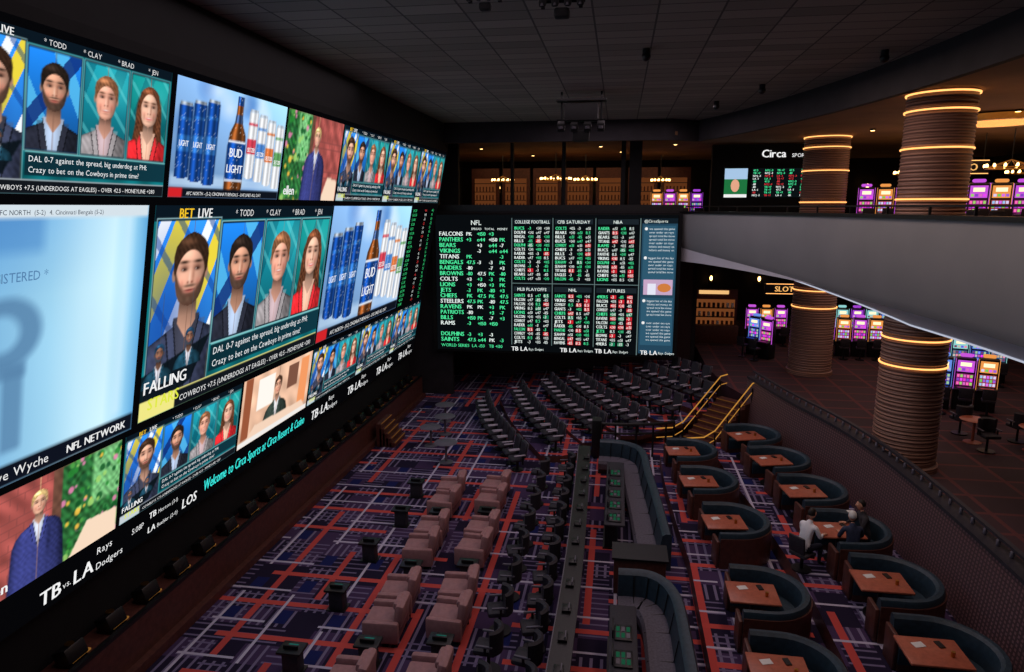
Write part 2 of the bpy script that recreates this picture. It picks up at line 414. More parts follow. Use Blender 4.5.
def hosts(cv,u0,u1,v0,v1,L,big=False,res=(120,64)):
    W=u1-u0; Hh=v1-v0
    U=lambda x:u0+x*W
    V=lambda y:v0+y*Hh
    cv.image(u0,v0,u1,v1,pic_hosts(res[0],res[1],W/Hh,big),L)
    cv.text('BET',U(.09),V(.942),.065*Hh,(250,200,40),L+3,bold=True); cv.text('LIVE',U(.165),V(.942),.065*Hh,(240,240,240),L+3,bold=True)
    for i,t in enumerate(('TODD','CLAY','BRAD','JEN')): cv.text('* '+t,U(.34+i*.17),V(.945),.05*Hh,(230,230,230),L+3)
    cv.text('DAL 0-7 against the spread, big underdog at PHI;',U(.3),V(.21),.055*Hh,(240,244,246),L+3,w=.67*W)
    cv.text('Crazy to bet on the Cowboys in prime time?',U(.3),V(.14),.055*Hh,(240,244,246),L+3,w=.6*W)
    cv.text('FALLING',U(.01),V(.13),.085*Hh,(245,245,245),L+4,w=.2*W,bold=True)
    cv.text('STARS',U(.03),V(.045),.08*Hh,(225,235,70),L+4,w=.17*W,bold=True)
    cv.text('COWBOYS +7.5 (UNDERDOGS AT EAGLES) - OVER 42.5 - MONEYLINE +280',U(.16),V(.025),.045*Hh,(235,235,235),L+3,w=.8*W)
def pic_beers(w,h,asp):
    p=Pic(w,h,asp)
    p.c=p.shade((140,186,238),.66+.35*p.Y+.25*p.X/asp); rr=random.Random(3)
    for i in range(26):
        p.mix(p.el(rr.random()*asp,rr.random(),.05+.12*rr.random(),.04+.08*rr.random(),.12)*.5,rr.choice([(210,228,246),(90,140,205),(60,110,190),(235,242,250)]))
    p.mix(p.rc(0,.09,asp,.2,.06)*.7,(190,215,240))
    def can(x0,x1,y0,y1,base,lab,hl=1.0,fl=.45):
        x0*=asp;x1*=asp; t=np.clip((p.X-x0)/(x1-x0)*2-1,-1,1); cyl=fl+.6*np.exp(-((t+.35)/.35)**2)*hl+.25*np.exp(-((t-.6)/.2)**2)
        yb=y0+.02*(t*t); M=p.rc(x0,0,x1,y1)*(p.Y>yb-.0)
        p.mix(M,p.shade(base,cyl)); p.mix(p.rc(x0+.012,y1-.0,x1-.012,y1+.025),p.shade((200,210,222),cyl))
        p.mix(M*p.rc(0,y0+(y1-y0)*.38,asp,y0+(y1-y0)*.6),p.shade(lab,cyl*.9+.1)); p.mix(M*p.rc(0,y0+(y1-y0)*.8,asp,y0+(y1-y0)*.84)*.8,p.shade(lab,cyl))
        p.mix(M*(p.noise(60,x0*9)>.86)*.35,(245,250,255))
    for k in range(3): can(.03+k*.105,.13+k*.105,.16-.025*k,.78+.035*k,(30,92,196),(60,140,236))
    for k in range(4): can(.61+k*.098,.70+k*.098,.2-.03*k,.86-.03*k,(248,250,254),[(224,70,90),(80,140,220),(238,130,70),(100,170,100)][k],.5,.72)
    X0=.515*asp; w=np.interp(p.Y,[.06,.1,.5,.62,.72,.8,.93,.97],[.15,.17,.17,.15,.075,.06,.055,.055])*.95
    t=np.clip((p.X-X0)/w,-1,1); M=np.clip((w-np.abs(p.X-X0))/p.e+.5,0,1)*(p.Y>.06)*(p.Y<.97); cyl=.42+.75*np.exp(-((t+.4)/.28)**2)+.3*np.exp(-((t-.65)/.15)**2)
    p.mix(M,p.shade((176,98,46),cyl)); p.mix(M*(p.Y>.88),p.shade((40,100,200),cyl)); p.mix(M*p.rc(0,.72,asp,.8)*.8,p.shade((60,120,210),cyl))
    p.mix(M*p.rc(0,.17,asp,.55),p.shade((26,92,196),cyl*.8+.2)); p.mix(M*p.rc(0,.535,asp,.555),(220,228,240)); p.mix(M*p.rc(0,.165,asp,.185),(220,228,240))
    p.mix(M*(p.noise(70,5)>.87)*.5,(250,240,230))
    p.mix(p.rc(0,0,asp,.085),(14,18,28)); p.mix(p.rc(0,0,.1*asp,.085),(204,34,40))
    return p.c
def beers(cv,u0,u1,v0,v1,L,res=(110,60)):
    W=u1-u0; Hh=v1-v0; U=lambda x:u0+x*W; V=lambda y:v0+y*Hh
    cv.image(u0,v0,u1,v1,pic_beers(res[0],res[1],W/Hh),L)
    cv.text('BUD',U(.515),V(.4),.12*Hh,(240,244,250),L+3,w=.14*W,al='c',bold=True); cv.text('LIGHT',U(.515),V(.25),.11*Hh,(240,244,250),L+3,w=.15*W,al='c',bold=True)
    for k in range(3): cv.text('LIGHT',U(.08+k*.105),V(.44),.07*Hh,(235,240,250),L+3,w=.07*W,al='c',bold=True)
    for k in range(4): cv.text('SELTZER',U(.655+k*.098),V(.47-.03*k),.06*Hh,(250,250,250),L+3,w=.075*W,al='c',bold=True)
    cv.text('AFC NORTH - (5-2) CINCINNATI BENGALS - LIVE LINES ALL DAY',U(.13),V(.022),.045*Hh,(240,240,240),L+3,w=.82*W)
def pic_talk(w,h,asp,px,side=1):
    p=Pic(w,h,asp); p.c=p.shade((186,92,86),.7+.4*p.noise(5,1))
    bx=np.abs(np.sin(p.X*20+np.floor(p.Y*14)*1.57)); by=np.abs(np.sin(p.Y*44)); p.mix(((bx<.1)|(by<.16))*.5,(120,66,64))
    gx=.62 if side>0 else -.02; rr=random.Random(5)
    G_=p.rc(gx*asp,0,(gx+.42)*asp,1,.03); p.mix(G_,p.shade((44,104,54),.6+.8*p.noise(12,3)))
    p.mix(p.rc((gx+.2)*asp,.45,(gx+.4)*asp,1,.05)*.8,p.shade((130,196,130),.8+.5*p.noise(16,3)))
    for i in range(90):
        r=.012+rr.random()*.03; p.mix(p.el((gx+rr.random()*.4)*asp,rr.random(),r,r,.02)*.85,rr.choice([(40,130,50),(80,160,70),(20,80,36),(236,130,180),(250,190,70),(160,210,110),(30,90,50)]))
    p.mix(p.rc((gx-.03 if side>0 else .40)*asp,0,(gx+.02 if side>0 else .45)*asp,1),p.shade((110,74,60),.8+.3*p.noise(10,1)))
    p.mix(p.poly([(.7*asp,0),(asp,0),(asp,.26),(.8*asp,.3)]),(240,212,186))
    person(p,px*asp,.66,.2,np.ones_like(p.X),hair=(200,170,112),skin=(248,190,160),suit=(56,62,124),shirt=(220,228,246),smile=True)
    return p.c
def talk(cv,u0,u1,v0,v1,L,px=.48,side=1,res=(100,54)):
    cv.image(u0,v0,u1,v1,pic_talk(res[0],res[1],(u1-u0)/(v1-v0),px,side),L)
    cv.text('ellen',u0+.05*(u1-u0) if side<0 else u0+.25*(u1-u0),v0+.06*(v1-v0),.15*(v1-v0),(245,245,245),L+3,bold=True)
def pic_anchor(w,h,asp):
    p=Pic(w,h,asp); p.c=p.shade((236,190,160),.8+.25*p.noise(3,1)+.1*p.Y)
    p.mix(p.rc(.2*asp,.45,.42*asp,.92,.01),(246,240,232)); p.mix(p.rc(.03*asp,.1,.12*asp,1,.01),(150,84,56)); p.mix(p.rc(.82*asp,.15,.95*asp,.95,.02),(236,150,96)); p.mix(p.rc(.62*asp,.55,.78*asp,.92,.01),(120,80,64))
    person(p,.48*asp,.56,.26,np.ones_like(p.X),hair=(64,44,34),skin=(240,180,150),suit=(54,66,60),shirt=(236,236,240),smile=True)
    p.mix(p.poly([(.05*asp,0),(asp,0),(.9*asp,.2),(.2*asp,.24)]),(236,204,180)); p.mix(p.rc(0,0,asp,.08),(232,228,224)); return p.c
def pic_close(w,h,asp):
    p=Pic(w,h,asp); t=p.X/asp
    cols=np.array([(86,140,196),(96,158,210),(112,170,214),(134,188,222),(154,206,234),(186,226,244),(204,238,250),(150,208,240),(96,168,218)],float)/255
    ts=[0,.42,.55,.66,.74,.82,.9,.96,1.0]
    p.c=np.stack([np.interp(t,ts,cols[:,k]) for k in range(3)],-1)
    top=np.clip((p.Y-.68)/.32,0,1)*np.clip((.92-t)/.25,0,1); p.c=p.c*(1-.4*top[...,None])+np.array([.24,.50,.80])*.4*top[...,None]
    p.c*=(1+.04*(p.noise(2,1)-.5))[...,None]
    D_=(84,126,164)
    p.mix((p.el(.645*asp,.565,.15,.125,.035)-p.el(.635*asp,.565,.075,.065,.035)).clip(0,1)*.85,D_)
    p.mix(p.rc(.5*asp,.10,.625*asp,.46,.04)*.85,(76,122,168)); p.mix(p.rc(.64*asp,.13,.685*asp,.44,.03)*.8,D_); p.mix(p.rc(.6*asp,.40,.69*asp,.46,.03)*.8,D_)
    p.mix(p.rc(.60*asp,.84,.72*asp,.99,.05)*.45,(60,120,186)); p.mix(p.rc(.93*asp,.1,.955*asp,1,.05)*.35,(240,250,255))
    p.mix(p.rc(0,.955,asp,1.1),(206,218,226)); p.mix(p.rc(0,0,asp,.08),(14,18,30)); return p.c
# ---------------------------------------------------------------- LED wall
wall=bpy.data.objects.new('led_video_wall',None); S.collection.objects.link(wall)
nrm=Vector((1,0,-.2)).normalized()
def wfn(u,v,L): return Vector((-8.24+.2*v,u,H+v))+nrm*(.0022*L)
cv=Canvas(wfn)
G=[3.2,7.3,11.25,15.2,19.2,23.2,27.0,30.8]
cv.rect(-1,-6.85,30.9,2.42,(5,5,7),-4)
g=.05
T0,T1=.18,2.3
hosts(cv,G[1]+g,G[2]+.3-g,T0,T1,0,res=(240,122)); beers(cv,G[2]+.4,G[3]+.55,T0,T1,0,res=(150,84)); talk(cv,G[3]+.65,G[4]-g,T0,T1,0,.52,-1)
hosts(cv,G[4]+g,G[5]-g,T0,T1,0); hosts(cv,G[5]+g,G[6]-g,T0,T1,0,res=(100,50)); hosts(cv,G[6]+g,G[7]-g,T0,T1,0,res=(90,46))
beers(cv,G[0]+g,G[1]-g,T0,T1,0,res=(50,28)); hosts(cv,-.9,G[0]-g,T0,T1,0,res=(50,28))
W0,W1,V0_,V1_=G[0],G[2]-.08,-4.15,.03
cv.image(W0,V0_,W1,V1_,pic_close(200,110,(W1-W0)/(V1_-V0_)),0)
cv.text('REGISTERED *',W0+4.7,V0_+3.1,.2,(84,128,172),2,w=1.15)
cv.text('AFC NORTH  (5-2)  4. Cincinnati Bengals (5-2)',W0+4.9,V1_-.14,.1,(30,40,60),2,w=3.0)
cv.text('PREVIEW with Steve Wyche',W0+3.3,V0_+.1,.22,(240,240,240),2,w=2.9); cv.text('NFL NETWORK',W0+6.4,V0_+.1,.2,(240,240,240),2,w=1.4,bold=True)
hosts(cv,G[2]+.1,G[4]-.05,-4.1,.03,0,True,res=(380,206))
beers(cv,G[4]+.05,G[6]-.1,-4.1,.03,0,res=(190,110))
hosts(cv,-.9,G[0]-.1,-4.1,.03,0,True,res=(50,30))
for r in range(22):
    v=-.2-r*.185
    cv.text(random.choice(['NYG','SF','GB','KC','TB','LA','NE','BUF','ATL'])+' %d'%random.randint(100,999),27.2,v,.16,(60,220,130),1)
    cv.text('%+d'%random.randint(-300,300),28.9,v,.16,(220,230,225) if r%3 else (220,60,60),1)
    cv.text('%d.5'%random.randint(3,50),30.0,v,.16,(60,220,130),1)
B0,B1=-6.1,-4.28
talk(cv,G[1]-.2,G[2]-.3,B0,B1,0,.52,1,res=(170,96)); hosts(cv,G[2]-.2,G[3]-g,B0,B1,0,res=(200,100)); 
cv.image(G[3]+g,B0,G[4]-g,B1,pic_anchor(130,72,2.15),0)
hosts(cv,G[4]+g,G[5]-g,B0,B1,0); hosts(cv,G[5]+g,G[6]-g,B0,B1,0,res=(90,46)); hosts(cv,G[6]+g,G[7]-g,B0,B1,0,res=(80,42))
talk(cv,G[0]-.2,G[1]-.3,B0,B1,0,.5,1,res=(40,24)); hosts(cv,-.8,G[0]-.3,B0,B1,0,res=(40,24))
for yy,sz in ((1.2,1.0),(5.2,.95),(9.1,.8),(19.6,.9),(22.6,.9),(25.6,.9),(28.4,.9)):
    cv.text('TB',yy+.1,-6.72,.5*sz,(245,245,245),2,bold=True); cv.text('vs.',yy+.6,-6.66,.18,(230,230,230),2)
    cv.text('LA',yy+.85,-6.72,.5*sz,(245,245,245),2,bold=True)
    cv.text('Rays',yy+1.4,-6.42,.25*sz,(245,245,245),2); cv.text('Dodgers',yy+1.4,-6.74,.25*sz,(245,245,245),2,w=.9)
cv.text('5:08P',11.45,-6.5,.18,(235,235,235),2,w=.36)
cv.text('TB',11.95,-6.4,.2,(245,245,245),2,bold=True); cv.text('Morton (3-1)',12.25,-6.4,.13,(235,235,235),2,w=.7); cv.text('LA',11.95,-6.72,.2,(245,245,245),2,bold=True); cv.text('Buehler (2-0)',12.25,-6.72,.13,(235,235,235),2,w=.7); cv.text('LOS',13.1,-6.7,.34,(245,245,245),2,w=.55,bold=True)
cv.text('Welcome to Circa Sports at Circa Resort & Casino',13.9,-6.62,.40,(60,240,230),2,w=5.3,bold=True)
cv.build('screen_picture',wall)
mb=MB()
pr=[(-10.35,2.1),(-9.66,2.1),(-7.73,11.6),(-7.66,12.58),(-10.35,12.58)]
mb.add([(x,-1.2,z) for x,z in pr]+[(x,31.0,z) for x,z in pr],[[i,(i+1)%5,5+(i+1)%5,5+i] for i in range(5)]+[[0,1,2,3,4],[9,8,7,6,5]],M_blackm)
mb.obj('housing',parent=wall,smooth=False)
# ---------------------------------------------------------------- odds board (end)
board=bpy.data.objects.new('odds_scoreboard',None); S.collection.objects.link(board)
def px(x): return -8.4+(x-437)*(10.95/240)
def py(y): return 8.65-(y-214)*(6.3/138)
cb=Canvas(lambda u,v,L:Vector((u,31.0-.004*L,v)))
cb.rect(px(437),py(352),px(677),py(214),(8,11,14),-1)
GR=(80,245,165);WH=(240,250,246);RD=(225,60,66)
teams=['FALCONS','PANTHERS','BEARS','VIKINGS','TITANS','BENGALS','RAIDERS','BROWNS','COLTS','LIONS','JETS','CHIEFS','STEELERS','RAVENS','PATRIOTS','BILLS','RAMS','DOLPHINS','SAINTS','49ERS','SEAHAWKS','COWBOYS','EAGLES','BUCS','GIANTS']
cb.text('NFL',px(474),py(224),.3,WH,1); cb.text('SPREAD   TOTAL   MONEY',px(474),py(229),.14,WH,1,w=1.7)
rows=[r for r in range(20) if r not in (17,)]
for k,r in enumerate(rows):
    y=231+r*5.7
    nm=teams[k%len(teams)]
    cb.text(nm,px(441),py(y+3.8),.27,GR if k%4 else WH,1,w=1.12,bold=True)
    for xx in (469,480,492,503):
        if random.random()<.85:
            cb.text(random.choice(['-110','+3','-3','47.5','o44','PK','-7','+150']),px(xx),py(y+3.6),.23,random.choice([GR,WH,GR]),1,w=.45,bold=True)
cb.text('WORLD SERIES  LA -150   TB +130',px(441),py(349),.2,GR,1,w=3.2)
def block(x0,x1,y0,y1,rows,title,pred=.2):
    cb.rect(px(x0)+.02,py(y0+5),px(x1)-.02,py(y0),(26,34,40),0); cb.text(title,px((x0+x1)/2),py(y0+4.3),.2,WH,1,al='c',w=1.6)
    dy=(y1-y0-7)/rows
    for r in range(rows):
        y=y0+7+r*dy+dy*.8
        cb.text(random.choice(teams)[:6],px(x0+1),py(y),dy*.0456*1.0,WH if r%4 else GR,1,w=.5,bold=True)
        for q,xx in enumerate((x0+14.5,x0+22.5,x0+30.5)):
            if xx>x1-5: continue
            hot=random.random()<pred
            if hot: cb.rect(px(xx),py(y+.5),px(xx+5.5),py(y-dy*.75),(196,32,44) if random.random()<.75 else (20,120,80),0.5)
            cb.text(random.choice(['-115','+105','8.5','-3','+240','o51','u47']),px(xx+.3),py(y),dy*.0456*.95,WH if hot else random.choice([WH,WH,GR]),1.5,w=.25)
for i,x0 in enumerate((517,558,600)):
    block(x0,x0+(38 if i<2 else 40),218,279,13,('COLLEGE FOOTBALL','CFB SATURDAY','NBA')[i],.1)
    block(x0,x0+(38 if i<2 else 40),285,344,12,('MLB PLAYOFFS','NHL','FUTURES')[i],.2 if i<2 else .5)
for a,b,c,d in ((515,515.7,217,345),(556,556.7,217,345),(598,598.7,217,345),(641,642,217,352),(515,641,281.5,282.2)):
    cb.rect(px(a),py(d),px(b),py(c),(90,110,110),0)
cb.rect(px(643),py(350),px(676.5),py(218),(34,66,86),0)
cb.rect(px(643),py(222),px(676.5),py(217),(16,26,34),.5); cb.text('@CircaSports',px(645),py(221),.17,WH,1,w=1.2)
for blk,(y0,n) in enumerate(((226,7),(254,5),(276,0),(296,5),(318,6))):
    cb.rect(px(644.5),py(y0+max(n,1)*3.4+3),px(675),py(y0-2),(44,84,106),.6)
    for r in range(n): cb.text(random.choice(['spread total line move','we opened this game','biggest bet of the day','over under on rays','tickets and money on']),px(650),py(y0+2+r*3.4),.13,(225,235,240),1.2,w=1.1)
    if n: cb.ell(px(647),py(y0+1),.07,.07,(230,230,230),1.2)
cb.rect(px(646),py(291),px(674),py(276),(190,160,190),1); cb.rect(px(650),py(291),px(658),py(280),(220,220,235),1.5); cb.ell(px(666),py(284),.3,.2,(200,120,60),1.5)
for xx in (515,565,600,645):
    cb.text('TB',px(xx),py(351.2),.28,(245,245,245),2,bold=True); cb.text('LA',px(xx+9.5),py(351.2),.28,(245,245,245),2,bold=True); cb.text('Rays  Dodgers',px(xx+18),py(350.5),.16,WH,2,w=.7)
cb.build('board_picture',board)
mb=MB(); mb.box((px(557),31.25,5.5),(11.3,.4,6.5),M_blackm); mb.obj('cabinet',parent=board)
# ---------------------------------------------------------------- room shell
mb=MB(); mb.prism([(-10.5,-4),(22,-4),(22,46),(-10.5,46)],-.2,0,M_carpet); mb.obj('floor',smooth=False)
B=cr([(2.75,31.7),(3.4,30.6),(4.4,28.2),(5.5,24.8),(6.4,21.2),(7.0,17.5),(7.3,14),(7.4,10),(7.4,4),(7.4,-3.95)])
D=cr([(5.2,26.6),(5.9,23.5),(6.75,20.4),(7.15,17.5),(7.3,14),(7.3,10),(7.25,5),(7.2,-3.95)])
mb=MB()
up=[(-10.5,31.7)]+B+[(22,-4),(22,46),(-10.5,46)]
mb.prism(up,6.6,7.9,M_soffit,M_darkfloor); mb.obj('floor_mezzanine',smooth=False)
mb=MB()
mb.prism([(-10.5,-4),(-10.5,46),(22,46),(22,-4)],12.6,12.8,M_ceil); mb.obj('ceiling',smooth=False)
mb=MB()
inner=[(-10.5,30.2),(2.2,30.2)]+[(p[0]+.1,p[1]) for p in B[4:]]+[(22,-4),(22,46),(-10.5,46)]
mb.prism(inner,11.95,12.1,M_ceil2); mb.obj('ceiling_mezzanine',smooth=False)
mb=MB(); mb.sweep([(-10.4,30.2),(0,30.2),(2.0,30.2)]+[(p[0]+.05,p[1]) for p in B[4:]],[(-.06,11.75),(.12,11.75),(.12,12.6),(-.06,12.6)],M_wall); mb.obj('trim_ceiling_drop')
mb=MB(); mb.box((-10.6,21,6.3),(.2,50,13),M_wall); mb.obj('wall_left',smooth=False)
mb=MB(); mb.box((6,46.1,6.3),(33,.2,13),M_wall); mb.obj('wall_back',smooth=False)
mb=MB(); mb.box((22.1,21,6.3),(.2,50,13),M_wall); mb.obj('wall_right',smooth=False)
mb=MB(); mb.box((6,-4.1,6.3),(33,.2,13),M_wall); mb.obj('wall_rear',smooth=False)
mb=MB(); mb.box((-3.25,35.6,3.3),(14.3,.2,6.5),M_darkred); mb.box((3.9,35.6,3.3),(.2,.3,6.5),M_wall); mb.obj('wall_end',smooth=False)
mb=MB(); mb.box((-9.1,31.6,3.9),(2.6,.3,7.8),M_wall); mb.obj('wall_corner',smooth=False)
mb=MB()
def bz(t): return 7.2-.72*min(1,t*2.2)
mb.sweep(B,lambda t:[(-.28,bz(t)),(-.02,bz(t)),(.10,bz(t)+.25),(.16,8.3),(.12,8.72),(-.28,8.72)],M_fascia)
mb.sweep(B,[(-.2,8.72),(.18,8.72),(.18,8.82),(-.2,8.82)],M_black)
rail=[(p[0]+.15,p[1]) for p in B]
mb.sweep(rail,[(-.03,9.0),(.03,9.0),(.03,9.05),(-.03,9.05)],M_black)
for i in range(0,len(rail),3): mb.box((rail[i][0],rail[i][1],8.9),(.05,.05,.25),M_black)
mb.obj('balcony_fascia')
mb=MB()
BB=B[15:]
def lo(t): return 6.62-.62*min(1,t*3)
mb.sweep(BB,lambda t:[(-.95,lo(t)),(-.72,lo(t)),(-.30,6.68-.14*min(1,t*3)),(-.5,6.72)],M_soffit)
mb.sweep(BB,lambda t:[(-.78,lo(t)-.035),(-.70,lo(t)-.035),(-.70,lo(t)),(-.78,lo(t))],M_cove)
mb.obj('balcony_soffit_cove')
mb=MB(); mb.box((-3.4,31.75,8.35),(12.4,.4,.9),M_wall); mb.box((-3.4,31.6,8.95),(12.4,.12,.3),M_black); mb.obj('mezzanine_parapet')
for x,w in ((-8.0,.9),(.65,.55),(.1,.2),(-2.6,.16),(-5.0,.12)):
    mb=MB(); mb.box((0,0,2.0),(w,.36,3.98),M_blackm); mb.box((0,0,.05),(w+.1,.44,.1),M_blackm); mb.obj('pillar',(x,32.3,7.92))
mid=D+[(22,-4),(22,45.9),(4.2,45.9),(4.2,31.8),(4.6,28.6)]
mb=MB(); mb.prism(mid,0.01,1.7,M_darkred,M_darkfloor); mb.obj('floor_terrace',smooth=False)
mb=MB()
t1=[(1.95,-3.9),(1.95,16),(1.8,18),(1.75,19),(1.65,21),(1.65,23.4),(3.2,24.4),(5.6,24.3)]+[(p[0]-.02,p[1]) for p in D if p[1]<24]
mb.prism(t1,.005,.4,M_wood,M_carpet)
t2=[(4.3,-3.9),(4.3,14),(4.15,16),(3.95,18.2),(3.62,20.4),(3.4,22.7),(3.6,23.9),(5.6,24.0)]+[(p[0]-.03,p[1]) for p in D if p[1]<23.6]
mb.prism(t2,.4,.8,M_wood,M_carpet); mb.obj('floor_booth_terrace',smooth=False)
mb=MB()
mb.sweep(D,[(-.12,.0),(.45,.0),(.16,2.55),(-.12,2.55)],M_mesh)
mb.sweep(D,[(-.16,2.55),(.2,2.55),(.2,2.63),(-.16,2.63)],M_chair)
acc=0
DD=cr(D,4)
for i in range(1,len(DD)):
    acc+=(Vector(DD[i])-Vector(DD[i-1])).length
    if acc>.34:
        acc=0; mb.rbox((DD[i][0]+.02,DD[i][1],2.7),(.07,.07,.14),.02,M_chairm if int(i*7)%3 else M_brass,seg=1)
mb.sweep([(p[0]+.05,p[1]) for p in D],[(-.05,2.78),(.05,2.78),(.05,2.84),(-.05,2.84)],M_chair)
mb.obj('trim_terrace_wall')
ROWS=[([(-6.0,29.4),(-5.0,26.0),(-3.1,21.9)],0),([(-4.6,30.4),(-3.5,27),(-1.9,23.4)],.25),([(-3.4,31.5),(-2.1,28),(-.5,24.6)],.4),([(-2.2,31.6),(-.8,28.4),(.9,25.2)],.55),([(-.5,31.8),(.7,29.2),(2.5,26.4)],.75),([(.9,32),(2.0,30),(3.9,27.4)],1.0),([(2.2,32),(3.0,30.8),(4.1,29.4)],1.2)]
mb=MB(); zp=0
for path,z in ROWS[1:]:
    p=cr(path,5); q=[]
    for i,a in enumerate(p):
        d=(Vector(p[min(i+1,len(p)-1)])-Vector(p[max(i-1,0)])).normalized(); r=Vector((d.y,-d.x)); q.append((a[0]+r.x*.7,a[1]+r.y*.7))
    e=q[-1]
    poly=q+[(e[0]+.75,e[1]+.1),(4.15,max(e[1]+1.0,28.3)),(4.15,35.4),(q[0][0],35.4)]
    mb.prism(poly,zp+.002,z,M_wood,M_carpet); zp=z
mb.obj('floor_tiered_platform',smooth=False)
# ---------------------------------------------------------------- furniture prototypes
def theater_seat(mb,M,z=0):
    mb.cyl((0,0,.2),.05,.4,M_black,8,M=M); mb.cyl((0,0,.02),.2,.04,M_black,12,M=M)
    mb.rbox((0,-.05,.44),(.5,.5,.13),.05,M_chair,seg=1,M=M)
    mb.rbox((0,.22,.74),(.5,.1,.58),.045,M_chair,(-.2,0,0),seg=1,M=M)
    mb.rbox((0,.285,.74),(.48,.03,.54),.012,M_chairm,(-.2,0,0),seg=1,M=M)
    for sx in (-.28,.28):
        mb.rbox((sx,0,.62),(.07,.42,.05),.02,M_chairl,seg=1,M=M); mb.box((sx,.1,.45),(.03,.06,.32),M_black,M=M)
for path,z in ROWS:
    p=cr(path,30); mb=MB(); acc=.0
    for i in range(1,len(p)):
        a=Vector(p[i-1]); b=Vector(p[i]); acc+=(b-a).length
        if acc>=.66:
            acc=0; d=(b-a).normalized(); f=Vector((d.y,-d.x)); rz=math.atan2(f.y,f.x)+math.pi/2
            theater_seat(mb,Matrix.Translation((b.x,b.y,z+.002))@Matrix.Rotation(rz,4,'Z'))
    mb.obj('theater_seat_row')
def armchair_mesh():
    mb=MB()
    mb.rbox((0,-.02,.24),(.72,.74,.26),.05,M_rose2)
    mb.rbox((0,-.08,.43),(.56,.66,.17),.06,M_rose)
    mb.rbox((0,.33,.62),(.66,.2,.56),.08,M_rose,(-.16,0,0))
    mb.rbox((0,.28,.82),(.5,.16,.18),.07,M_rose,(-.16,0,0))
    for sx in (-1,1):
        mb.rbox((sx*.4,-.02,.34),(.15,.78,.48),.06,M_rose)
        for sy in (-.3,.3): mb.cyl((sx*.36,sy,.05),.025,.1,M_black,8)
    return mb.mesh('armchair')
AM=armchair_mesh()
face_left=-math.pi/2
for x,y in [(-4.75,9.6),(-4.7,10.65),(-4.65,12.6),(-4.7,13.65),(-4.8,15.7),(-4.8,16.75),(-4.9,18.5),(-4.95,19.55),
            (-3.3,9.9),(-3.3,10.95),(-3.35,12.9),(-3.4,13.95),(-3.45,15.9),(-3.45,16.95),(-3.55,18.8),(-3.6,19.85)]:
    put(AM,'armchair',(x,y,0),face_left+random.uniform(-.12,.12))
M_tab=em('side_tablet_glow',(40,120,110),.5)
def side_mesh():
    mb=MB(); mb.rbox((0,0,.5),(.5,.4,.06),.02,M_black); mb.rbox((0,0,.24),(.34,.28,.46),.03,M_chair); mb.box((0,0,.015),(.44,.36,.03),M_black)
    mb.rbox((0,.05,.57),(.3,.05,.08),.01,M_black); mb.box((0,-.04,.536),(.2,.12,.006),M_tab); return mb.mesh('side_table')
SM=side_mesh()
for x,y in [(-4.7,11.62),(-4.75,14.68),(-4.85,17.65),(-3.3,11.92),(-3.4,14.93),(-3.5,17.9),(-6.1,11.2),(-6.1,13.4),(-6.15,15.6),(-5.95,17.6),(-6.1,19.6)]:
    put(SM,'side_table',(x,y,0),math.pi)
def round_mesh():
    mb=MB(); mb.lathe([(0.02,0),(.25,0),(.25,.02),(.04,.05),(.04,.72),(.1,.73),(.4,.735),(.42,.75),(.4,.765),(.01,.765)],M_chairm,n=28); return mb.mesh('cocktail_table')
RM=round_mesh()
for x,y in [(-7.1,27.2),(-6.7,25.6),(-6.9,24.2),(-5.9,22.6)]: put(RM,'cocktail_table',(x,y,0))
mb=MB()
cp=cr([(-.95,22.2),(-.85,18),(-.8,14),(-.85,9),(-.85,5)],4)
mb.sweep(cp,[(-.2,.98),(.2,.98),(.2,1.04),(-.2,1.04)],M_black); mb.sweep(cp,[(-.08,0),(.08,0),(.08,.98),(-.08,.98)],M_black)
mb.sweep(cp,[(.2,.98),(.22,.98),(.22,1.05),(.2,1.05)],M_chairm)
for i in range(1,17):
    y=22-i*.95; mb.rbox((-.83,y,1.07),(.18,.26,.05),.01,M_black); mb.box((-.78,y,1.1),(.02,.2,.1),M_chairm)
mb.obj('long_counter')
def stool_mesh():
    mb=MB(); mb.cyl((0,0,.02),.24,.04,M_black,20); mb.cyl((0,0,.25),.035,.46,M_black,10); mb.rbox((0,-.04,.52),(.48,.46,.12),.05,M_chair)
    pts=[(.25*math.cos(a),.02+.24*math.sin(a)) for a in [math.radians(t) for t in range(15,166,15)]]
    mb.sweep(pts,[(-.04,.5),(.03,.5),(.05,.98),(.0,1.02),(-.06,.98)],M_chair)
    mb.sweep([(q[0]*1.13,q[1]*1.13) for q in pts],[(-.012,.6),(.0,.6),(.0,.94),(-.012,.94)],M_chairm)
    for sx in (-1,1): mb.rbox((sx*.26,-.02,.7),(.05,.34,.05),.02,M_chairm); mb.box((sx*.26,.0,.62),(.03,.05,.16),M_black)
    return mb.mesh('swivel_chair')
ST=stool_mesh()
for i in range(15):
    put(ST,'swivel_chair',(-1.5,21.4-i*.98,0),math.pi/2+random.uniform(-.25,.25)+math.pi)
for i in range(10):
    put(ST,'swivel_chair',(-2.3,20.9-i*1.3,0),-math.pi/2+random.uniform(-.3,.3))
